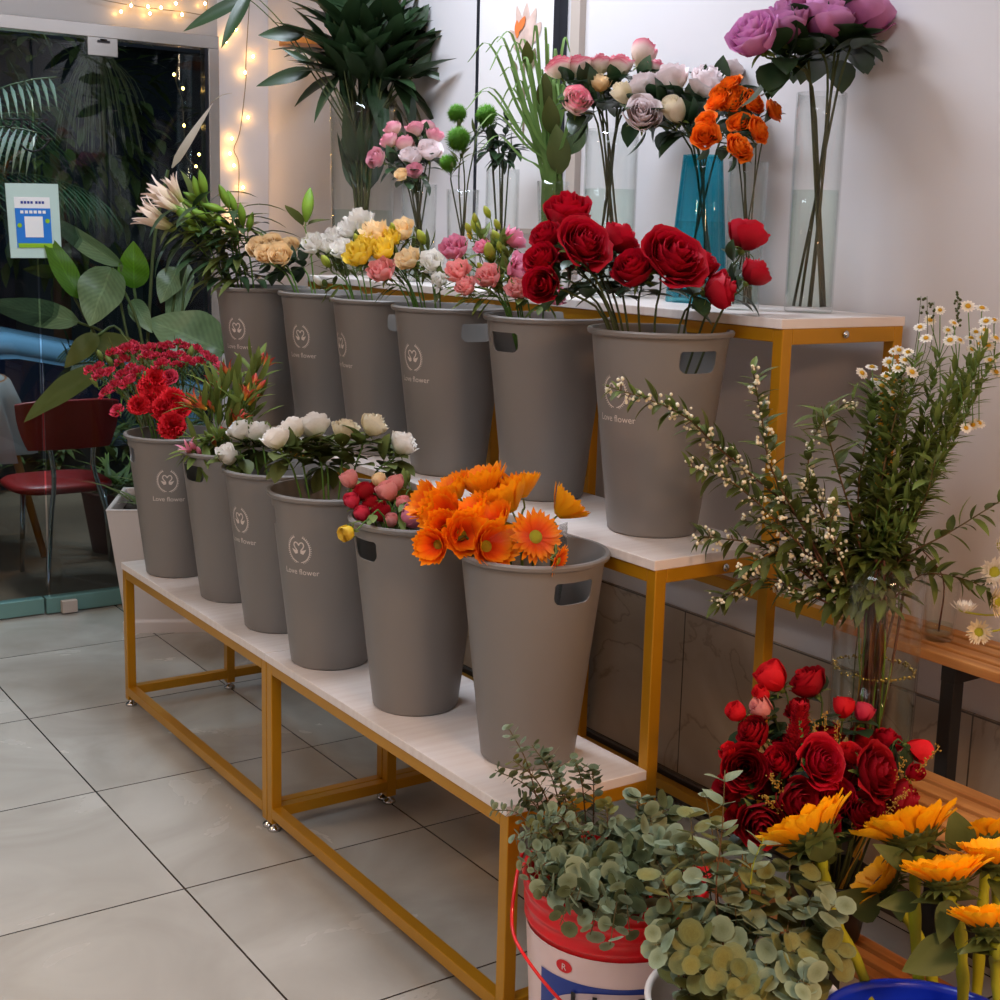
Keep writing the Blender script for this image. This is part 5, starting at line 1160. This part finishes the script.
def bigleaf(stalk, base, tip, w_, mt='bigleaf', dt=0., roll=0., droop=.25, fold=.22, sr=.005):
    mm = M(); b = at(base[0], base[1], dB+dt); tp = at(tip[0], tip[1], dB+dt-.04); n_ = (-FW+RT*roll+UPZ*.2)
    leafblade(mm, b, tp-b, n_, (tp-b).length*1.04, w_, droop, fold, .72, 14, 0, .07, 7); lf = part('leaf', mm.shift(bp), mt, t)
    if stalk:
        st = M(); st.tube(cat([bp+V((rnd(-.05, .05), rnd(-.05, .05), -.005))]+[at(a, c_, dB+dt*.6) for a, c_ in stalk]+[b], 14), sr, 6); part('stalk', st.shift(bp), 'darkstem', lf)
    return lf
bigleaf([(150, 420), (140, 330)], (112, 268), (88, 322), .17, dt=-.10)
bigleaf([(148, 420), (120, 300)], (122, 265), (34, 214), .07, dt=-.05, roll=-.8, droop=.5, fold=.5)
bigleaf(None, (80, 298), (42, 232), .085, 'backleaf', dt=-.08, roll=.6, fold=.1, droop=-.1)
bigleaf([(150, 400), (140, 330)], (134, 288), (133, 243), .11, 'backleaf', dt=-.02, roll=.2)
bigleaf([(146, 420), (110, 340)], (78, 322), (-18, 300), .10, dt=-.05, roll=-.3)
bigleaf([(150, 400), (120, 330)], (98, 335), (64, 365), .08, 'oliveleaf', dt=-.1)
bigleaf(None, (92, 338), (170, 364), .09, 'oliveleaf', dt=-.09, roll=.3)
bigleaf([(170, 400), (190, 360)], (224, 352), (150, 318), .20, dt=-.02, roll=.2)
bigleaf([(140, 420), (118, 385)], (106, 368), (14, 414), .09, 'leaf', dt=-.16, roll=-.2, fold=.5, droop=.5)
bigleaf([(160, 400), (170, 330)], (178, 268), (160, 300), .10, dt=.0)
bigleaf([(165, 400), (180, 330)], (186, 262), (170, 330), .09, dt=.03, roll=.5)
bigleaf([(155, 400), (142, 340)], (132, 300), (150, 330), .07, dt=-.03)
bigleaf([(140, 420), (70, 290)], (60, 274), (24, 268), .05, 'oliveleaf', dt=-.05)
for pl in ([(145, 470), (146, 380), (150, 300), (155, 235), (168, 170)], [(144, 430), (100, 360), (92, 330)]):
    st = M(); st.tube(cat([bp]+[at(a, b, dB-.02) for a, b in pl], 16), .006, 6); part('stalk', st.shift(bp), 'darkstem', t)
mm = M(); p0 = at(172, 168, dB-.02); p1 = at(212, 102, dB-.04); leafblade(mm, p0, p1-p0, -FW, (p1-p0).length, .03, .1, .3, .6, 8); mm.tube(cat([p1, at(222, 95, dB-.04), at(232, 93, dB-.04)], 5), .0015, 5); part('leaf', mm.shift(bp), 'dead', t, label='curled dry grey-green leaf')
mm = M()
for k in range(46):
    a = rnd(0, 6.28); leafblade(mm, bp+V((rnd(-.12, .12), rnd(-.12, .12), 0)), V((math.cos(a), math.sin(a), rnd(.5, 2))), UPZ, rnd(.14, .26), .022, 1.2, .2, .6, 6)
part('undergrowth', mm.shift(bp), 'leaf', t)

# payment sign standing by the glass
ys = YF-.016; A, B_, C_, D_ = (aty(5, 183, ys), aty(58, 184, ys), aty(62, 258, ys), aty(11, 258, ys)); cs = (A+B_+C_+D_)/4
t = thing('payment_sign', V((cs.x, ys, C_.z)), 'pale acrylic payment sign with blue poster fixed to the glass door', 'sign')
o_ = t.location
def sgn(u, v, off): return V((A*(1-u)+B_*u)*(1-v)+(D_*(1-u)+C_*u)*v)-V((0, off, 0))
def sheet(u0, v0, u1, v1, off, th=.0008):
    mm = M(); q = [sgn(u0, v0, off), sgn(u1, v0, off), sgn(u1, v1, off), sgn(u0, v1, off)]; mm.poly([p+V((0, 0, 0)) for p in q]); mm.poly([p+V((0, th, 0)) for p in q][::-1])
    for i in range(4): a, b = q[i], q[(i+1) % 4]; mm.poly([b, a, a+V((0, th, 0)), b+V((0, th, 0))])
    return mm.shift(o_)
part('acrylic_board', sheet(0, 0, 1, 1, 0, .006), 'mint', t)
ps = part('poster', sheet(.14, .18, .82, .86, .0012), 'paperwhite', t)
part('blue_panel', sheet(.14, .33, .82, .86, .0024), 'paperblue', ps); part('white_square', sheet(.31, .44, .66, .72, .0036), 'paperwhite', ps)
part('green_strip', sheet(.16, .80, .82, .86, .0036), 'papergreen', ps)
mm = M()
for i in range(6): 
    s_ = sheet(.24+.085*i, .36, .24+.085*i+.06, .40, .0036); k = len(mm.v); mm.v += s_.v; mm.f += [[q+k for q in f] for f in s_.f]; mm.uv += s_.uv; mm.mi += s_.mi; mm.sm += s_.sm
part('poster_lettering', mm, 'paperwhite', ps)
mm = M()
for i in range(7):
    s_ = sheet(.26+.062*i+(.03 if i > 3 else 0), .235, .26+.062*i+.045+(.03 if i > 3 else 0), .27, .0024); k = len(mm.v); mm.v += s_.v; mm.f += [[q+k for q in f] for f in s_.f]; mm.uv += s_.uv; mm.mi += s_.mi; mm.sm += s_.sm
part('header_lettering', mm, 'bluel', ps)
for u, v in ((.21, .56), (.75, .50)):
    mm = M(); p = sgn(u, v, .0036); mm.poly([p+V((.008*math.cos(a), 0, .008*math.sin(a))) for a in [2*PI*k/14 for k in range(14)]]); part('green_dot', mm.shift(o_), 'papergreen', ps)

# fairy lights on the far wall and over the door
def lights(label, pl, bulbs, y):
    p0 = aty(pl[0][0], pl[0][1], y); t = thing('fairy_light_string', p0, label, 'fairy lights')
    mm = M(); mm.tube(cat([aty(a, b, y) for a, b in pl], 40), .0016, 5); part('wire', mm.shift(p0), 'wire', t)
    me = P(('bulb',), lambda: m_bud(.8, 8), 'bulb', 'bulb')
    for a, b in bulbs:
        o = link('bulb', me, t, aty(a, b, y-.004)-p0); o.scale = (.011,)*3; o.rotation_euler = (PI, 0, 0)
lights('string of warm fairy lights hanging down the wall right of the door', [(250,-6),(246,60),(246,80),(241,125),(238,138),(234,150),(239,165),(238,205),(236,232),(238,290)], [(236,28),(253,55),(245,71),(248,116),(232,137),(230,152),(234,164),(243,186),(233,214),(237,232),(226,40)], YF+.012)
lights('string of warm fairy lights draped across the door header', [(90,-3),(118,3),(150,8),(185,12),(204,14),(207,2),(206,-10)], [(131,4),(148,5),(161,6),(176,2),(205,2),(121,10),(150,12),(182,13)], YF-.035)
lights('string of warm fairy lights reflected low beside the door jamb', [(180,60),(176,80),(182,100),(184,130),(186,155),(200,170)], [(174,73),(183,87),(184,124),(199,153),(196,165)], YF+.12)

# ------------------------------------------------------------------ outside: chair, table, car, plants
yc_ = 3.42
def red_chair():
    o_ = V((.285, yc_+.18, -.02)); t = thing('red_chair', o_, 'red vinyl dining chair with chrome legs outside the glass door, back to us', 'chair')
    def wp(px, py, y): return aty(px, py, y)
    tl, tr, br_, bl_ = wp(14, 402, yc_), wp(118, 396, yc_), wp(108, 447, yc_), wp(28, 449, yc_)
    mm = M(); pts = []
    for j in range(7):
        v = j/6
        for i in range(11):
            u = i/10; wd = 1-.02*v-.2*v**2.2; c_ = (tl+tr)/2*(1-v)+(bl_+br_)/2*v; w_ = (tr-tl).length; uu = (u-.5)*wd*w_
            pts.append(c_+V((uu, .03*(1-4*(u-.5)**2)*-1+.0, -.012*(2*abs(u-.5))**4*(1-v))))
    mm.grid(pts, 11, 7); o = part('backrest', mm.shift(o_), 'redv', t); s_ = o.modifiers.new('s', 'SOLIDIFY'); s_.thickness = .022; s_.offset = 0; bevel(o, .006)
    zc = wp(66, 482, yc_+.18).z; mm = M(); n_ = 28; pr_ = []
    for (q, z) in ((.001, zc-.018), (.9, zc-.018), (1, zc-.008), (1, zc+.006), (.93, zc+.016), (.6, zc+.02), (.001, zc+.018)):
        for k in range(n_):
            a = 2*PI*k/n_; sx = abs(math.cos(a))**.6*(1 if math.cos(a) > 0 else -1); sy = abs(math.sin(a))**.6*(1 if math.sin(a) > 0 else -1); pr_.append((o_.x+.20*q*sx, yc_+.20+.19*q*sy, z))
    mm.grid(pr_, n_, 7, None, 0, True); part('seat', mm.shift(o_), 'redv', t)
    for pl in ([(42, 406), (48, 440), (54, 478), (51, 520), (49, 560), (48, 592)], [(97, 404), (94, 440), (93, 465), (100, 490), (112, 530), (121, 580)]):
        mm = M(); mm.tube(cat([aty(a, b, yc_-.016) for a, b in pl], 20), .010, 10); part('leg', mm.shift(o_), 'chrome', t)
    for a, b in (((23, 485), (22, 566)), ((104, 490), (111, 556))):
        p0 = aty(a[0], a[1], yc_+.36); p1 = aty(b[0], b[1], yc_+.38); p1.z = -.02; mm = M(); mm.tube([p0, p1], .010, 10); part('leg', mm.shift(o_), 'chrome', t)
red_chair()
# cloth covered table with angled wooden legs
xt = aty(36, 430, 4.0).x; tz = .74; o_ = V((xt-.55, 4.3, -.02)); t = thing('outdoor_table', o_, 'round table with angled wooden legs beyond the red chair', 'table')
mm = M(); mm.lathe([(.001, 0), (.5, 0), (.5, .02), (.001, .02)], 40, (0, 0, tz)); part('tabletop', mm, 'orangewood', t)
for k in range(4):
    a = PI/4+k*PI/2; mm = M(); pa, pb_ = V((.25*math.cos(a), .25*math.sin(a), tz)), V((.42*math.cos(a), .42*math.sin(a), 0))
    if k == 3: pb_ = aty(45, 563, 4.0)-o_; pb_.z = 0; pa = aty(22, 478, 4.1)-o_; pa = pa+(pa-pb_)*((tz-pa.z)/(pa.z-pb_.z))
    mm.tube([pa, pb_], [.022, .015], 10); part('leg', mm, 'orangewood', t)
mm = M(); nq = 96; pts = []
for (q, z, w_) in ((.001, tz+.023, 0), (.48, tz+.023, 0), (.51, tz+.015, .004), (.53, tz-.08, .02), (.55, tz-.2, .035), (.56, tz-.3, .045)):
    for k in range(nq): a = 2*PI*k/nq; rr_2 = q+w_*math.sin(a*14)+w_*.4*math.sin(a*31); pts.append((rr_2*math.cos(a), rr_2*math.sin(a), z))
mm.grid(pts, nq, 6, None, 0, True); solo('tablecloth', mm, 'cloth', 'white cloth with soft folds draped over the outdoor table', 'tablecloth', None, o_)
# parked car
yk = 6.6; zr_ = aty(40, 334, yk).z; o_ = V((.45, yk+.8, -.70)); t = thing('parked_car', o_, 'pale blue parked car seen through the glass door', 'car')
prof = [(-2.1, .25), (-2.15, .55), (-2.0, .78), (-1.2, .88), (-.75, 1.18), (-.2, 1.30), (.5, 1.30), (1.2, 1.16), (1.85, .92), (2.1, .80), (2.15, .5), (2.1, .25)]
sc_ = (zr_+.70)/1.33
mm = M(); nw = len(prof); ws = [(-.82, .0), (-.86, 0), (-.8, 1), (0, 1), (.8, 1), (.86, 0), (.82, 0)]
pts = []
for yy, k in ((-.80, .93), (-.85, .99), (-.6, 1.02), (0, 1.03), (.6, 1.02), (.85, .99), (.80, .93)):
    for (x, z) in prof: pts.append((x*(.98 if abs(yy) > .7 else 1), yy*(1-.16*max(0, z-.8)/.5), z*sc_*(k if z > .8 else 1)))
mm.grid(pts, nw, 7); b = len(mm.v)
mm.poly([pts[i] for i in range(nw)]); mm.poly([pts[6*nw+i] for i in range(nw)][::-1]); part('car_body', mm, 'car', t)
mm = M()
win = [(-1.12, .84), (-.72, 1.09), (-.2, 1.19), (.5, 1.19), (1.15, 1.07), (1.6, .88), (1.0, .82), (-.3, .80)]
mm.poly([(x, -.855*(1-.16*max(0, z-.8)/.5)-.012, z*sc_) for x, z in win]); part('side_window', mm, 'carglass', t)
for x in (-1.3, 1.3):
    mm = M(); pp_ = [(0, -.12), (.20, -.12), (.33, -.11), (.34, 0), (.33, .11), (0, .11)]; mm.lathe(pp_, 32); o = part('wheel', mm, 'tyre', t, (x, -.76, .33)); o.rotation_euler = (PI/2, 0, 0)
# outdoor plants seen through the glass, and a palm standing for a reflection
def fronds(name, label, base, n_, L_, w_, mt, lift=1.2, droop=1.4, cat_='plant', comb=True):
    t = thing(name, base, label, cat_); 
    for k in range(n_):
        a = k*2.4+rnd(-.2, .2); d = V((math.cos(a), math.sin(a), lift*rnd(.5, 1.4))).normalized(); p = V((0, 0, 0)); LL = L_*rnd(.8, 1.1); mm = M(); path = []
        for j in range(12): path.append(p.copy()); p = p+d*LL/11; d = (d+V((0, 0, -droop/11))).normalized()
        mm.tube(path, .004, 4)
        if comb:
            for j in range(2, 36):
                q = path[min(11, j//3)]; q2 = path[min(11, j//3+1)]; c_ = q.lerp(q2, (j % 3)/3); ax = (q2-q); ax = ax.normalized() if ax.length > 0 else UPZ; s_ = ax.cross(UPZ).normalized()
                for sg in (-1, 1): leafblade(mm, c_, s_*sg+ax*.6-UPZ*.3, UPZ, w_*(1-.6*abs(j/36-.4)), .018, .6, .1, .6, 4, nu=3)
        part('frond', mm, mt, t)
    return t
fronds('palm', 'feathery palm plant outside the glass behind the planter', aty(150, 400, 3.7), 9, .5, .16, 'palm')
fronds('reflected_palm', 'dark palm standing in for the reflection in the upper glass door', V((-.15, 4.9, 1.35)), 13, 1.3, .4, 'palm', 1.6, 1.3)  # palm reflected in the glass, built as fronds outside
mm = M(); mm.lathe([(.001, 0), (.12, 0), (.14, 1.25), (.15, 1.37), (.001, 1.37)], 20); solo('plant_stand_pot', mm, 'pot', 'tall dark pot of the reflected palm beyond the glass', 'pot', None, V((-.15, 4.9, -.02)))
mm = M(); mm.lathe([(.001, 0), (.11, 0), (.15, .26), (.16, .27), (.14, .27), (.001, .22)], 24); pc = aty(118, 540, 4.0); pc.z = -.02; t = thing('terracotta_pot', pc, 'brown terracotta pot of grassy plant outside behind the red chair', 'pot'); part('pot_body', mm, 'pot', t)
t = thing('grassy_plant', pc+V((0, 0, .24)), 'grassy green plant in terracotta pot outside behind the red chair', 'plant'); mm = M()
for k in range(70):
    a = rnd(0, 6.28); leafblade(mm, V((rnd(-.08, .08), rnd(-.08, .08), 0)), V((math.cos(a), math.sin(a), rnd(.8, 2.4))), UPZ, rnd(.2, .4), .02, 1.4, .2, .6, 7)
part('foliage', mm, 'midleaf', t)
hp_ = aty(98, 55, 3.35); t = thing('hanging_air_plant', hp_, 'pale wispy air plant hanging outside at the top of the glass door', 'plant'); mm = M()
for k in range(110):
    a = rnd(0, 6.28); q = V((math.cos(a), math.sin(a)*.5, 0)); L_ = rnd(.12, .36); s_ = rnd(.1, 1)
    mm.tube(cat([V((0, 0, .05)), q*.07*s_+V((0, 0, -.02)), q*.14*s_+V((0, 0, -L_*.5)), q*.18*s_+V((0, 0, -L_))], 8), .0011, 4, cap=False)
mm.tube([V((0, 0, .0)), V((0, 0, .5))], .002, 4); part('foliage', mm, 'airplant', t)
mm = M(); mm.tube([aty(185, 55, 3.3), aty(184, 180, 3.3)], .028, 12); o_ = aty(185, 55, 3.3); solo('glass_bottle_garland', mm.shift(o_), 'glass', 'clear glass tube garland hanging outside near the door jamb', 'decoration', None, o_)
for (a, b, s_) in ((40, 395, 1), ): pass
bs = []
for i, (x, y, h, w_) in enumerate([(-.4, 9.6, 3.2, 1.6), (2.2, 10, 3.8, 1.8), (4.8, 10.5, 3.4, 2.0)]):
    t = thing('street_tree', V((x, y, -.70)), 'dark leafy tree across the street behind the car%s' % ordi(i, 3), 'tree', 'street trees'); mm = M(); mm.tube([(0, 0, 0), (.03, 0, h*.5), (0, .02, h*.7)], [.09, .07, .04], 8); part('trunk', mm, 'twig', t); mm = M()
    for k in range(520):
        d = V((R.gauss(0, 1), R.gauss(0, 1), R.gauss(0, 1))).normalized()*rnd(.5, 1); c_ = V((d.x*w_*.6, d.y*w_*.6, h*.75+d.z*h*.35)); leafblade(mm, c_, d+V((rnd(-.6, .6), rnd(-.6, .6), rnd(-.8, .2))), UPZ, .22, .09, .5, .2, .6, 4, nu=3)
    part('crown', mm, 'leaf', t)

t = thing('hedge', V((1.3, 5.7, -.02)), 'low dark green hedge outside between the red chair and the parked car', 'hedge'); mm = M(); mm.box((-1.8, -.12, 0), (1.8, .12, .2)); part('hedge_trough', mm, 'facade', t); mm = M()
for k in range(900):
    leafblade(mm, V((rnd(-1.8, 1.8), rnd(-.2, .2), rnd(.08, .30))), V((rnd(-1, 1), rnd(-1, .6), rnd(-.4, 1))), UPZ, .13, .05, .5, .2, .6, 4, nu=3)
part('hedge_foliage', mm, 'leaf', t)


# ------------------------------------------------------------------ light
w = bpy.data.worlds.new('World'); SC.world = w; w.use_nodes = True
bg = w.node_tree.nodes['Background']; bg.inputs[0].default_value = (.14, .19, .27, 1); bg.inputs[1].default_value = .6
def area(name, loc, size, power, col, rot=(0, 0, 0), sy=None):
    l = bpy.data.lights.new(name, 'AREA'); l.energy = power; l.color = col; l.size = size
    if sy: l.shape = 'RECTANGLE'; l.size_y = sy
    o = link(name, l, None, loc); o.rotation_euler = rot; return o
area('ceiling_lamp', (.25, 1.15, 2.86), .25, 35, (.78, .87, 1.0), (0, 0, 0), 1.1)
area('ceiling_lamp', (-1.5, -.8, 2.86), 1.0, 27, (.84, .91, 1.0), (0, 0, 0), 1.0)
area('warm_fill_lamp', (-.2, -2.6, 2.0), .6, 56, (1.0, .60, .34), (0, 0, 0), .5)  # unseen warm fill behind the camera, set below the ceiling
area('warm_fill_lamp', (-2.4, 1.6, 2.86), .5, 18, (1.0, .70, .46), (0, 0, 0), .5)  # warm ambient fill from the unseen left of the room
area('outside_fill', (.3, 5.3, 4.2), .8, 190, (.62, .80, 1.0))  # added to brighten the car, no such lamp in view
area('outside_warm_fill', (.2, 4.1, 2.7), .3, 16, (1.0, .62, .36))  # added to warm the ground around the chair
area('outside_fill', (-3, 9.5, 5.5), 1.2, 200, (.75, .85, 1.0))  # second light added because the street was too dark

cam = bpy.data.cameras.new('Camera'); co = link('Camera', cam)
cam.sensor_width = 36; cam.lens = 36*F/1000; cam.shift_x = 0; cam.shift_y = PYO/1000; cam.clip_start = .02
co.matrix_world = Matrix(((RT.x, UP.x, -FW.x, CX), (RT.y, UP.y, -FW.y, CY), (RT.z, UP.z, -FW.z, CZ), (0, 0, 0, 1)))
SC.camera = co
SC.view_settings.view_transform = 'Standard'; SC.view_settings.look = 'None'
SC.view_settings.exposure = .3; SC.view_settings.gamma = 1; SC.view_settings.use_curve_mapping = False
SC.cycles.max_bounces = 10; SC.cycles.transparent_max_bounces = 24; SC.cycles.use_denoising = True
SC.cycles.caustics_reflective = False; SC.cycles.caustics_refractive = False
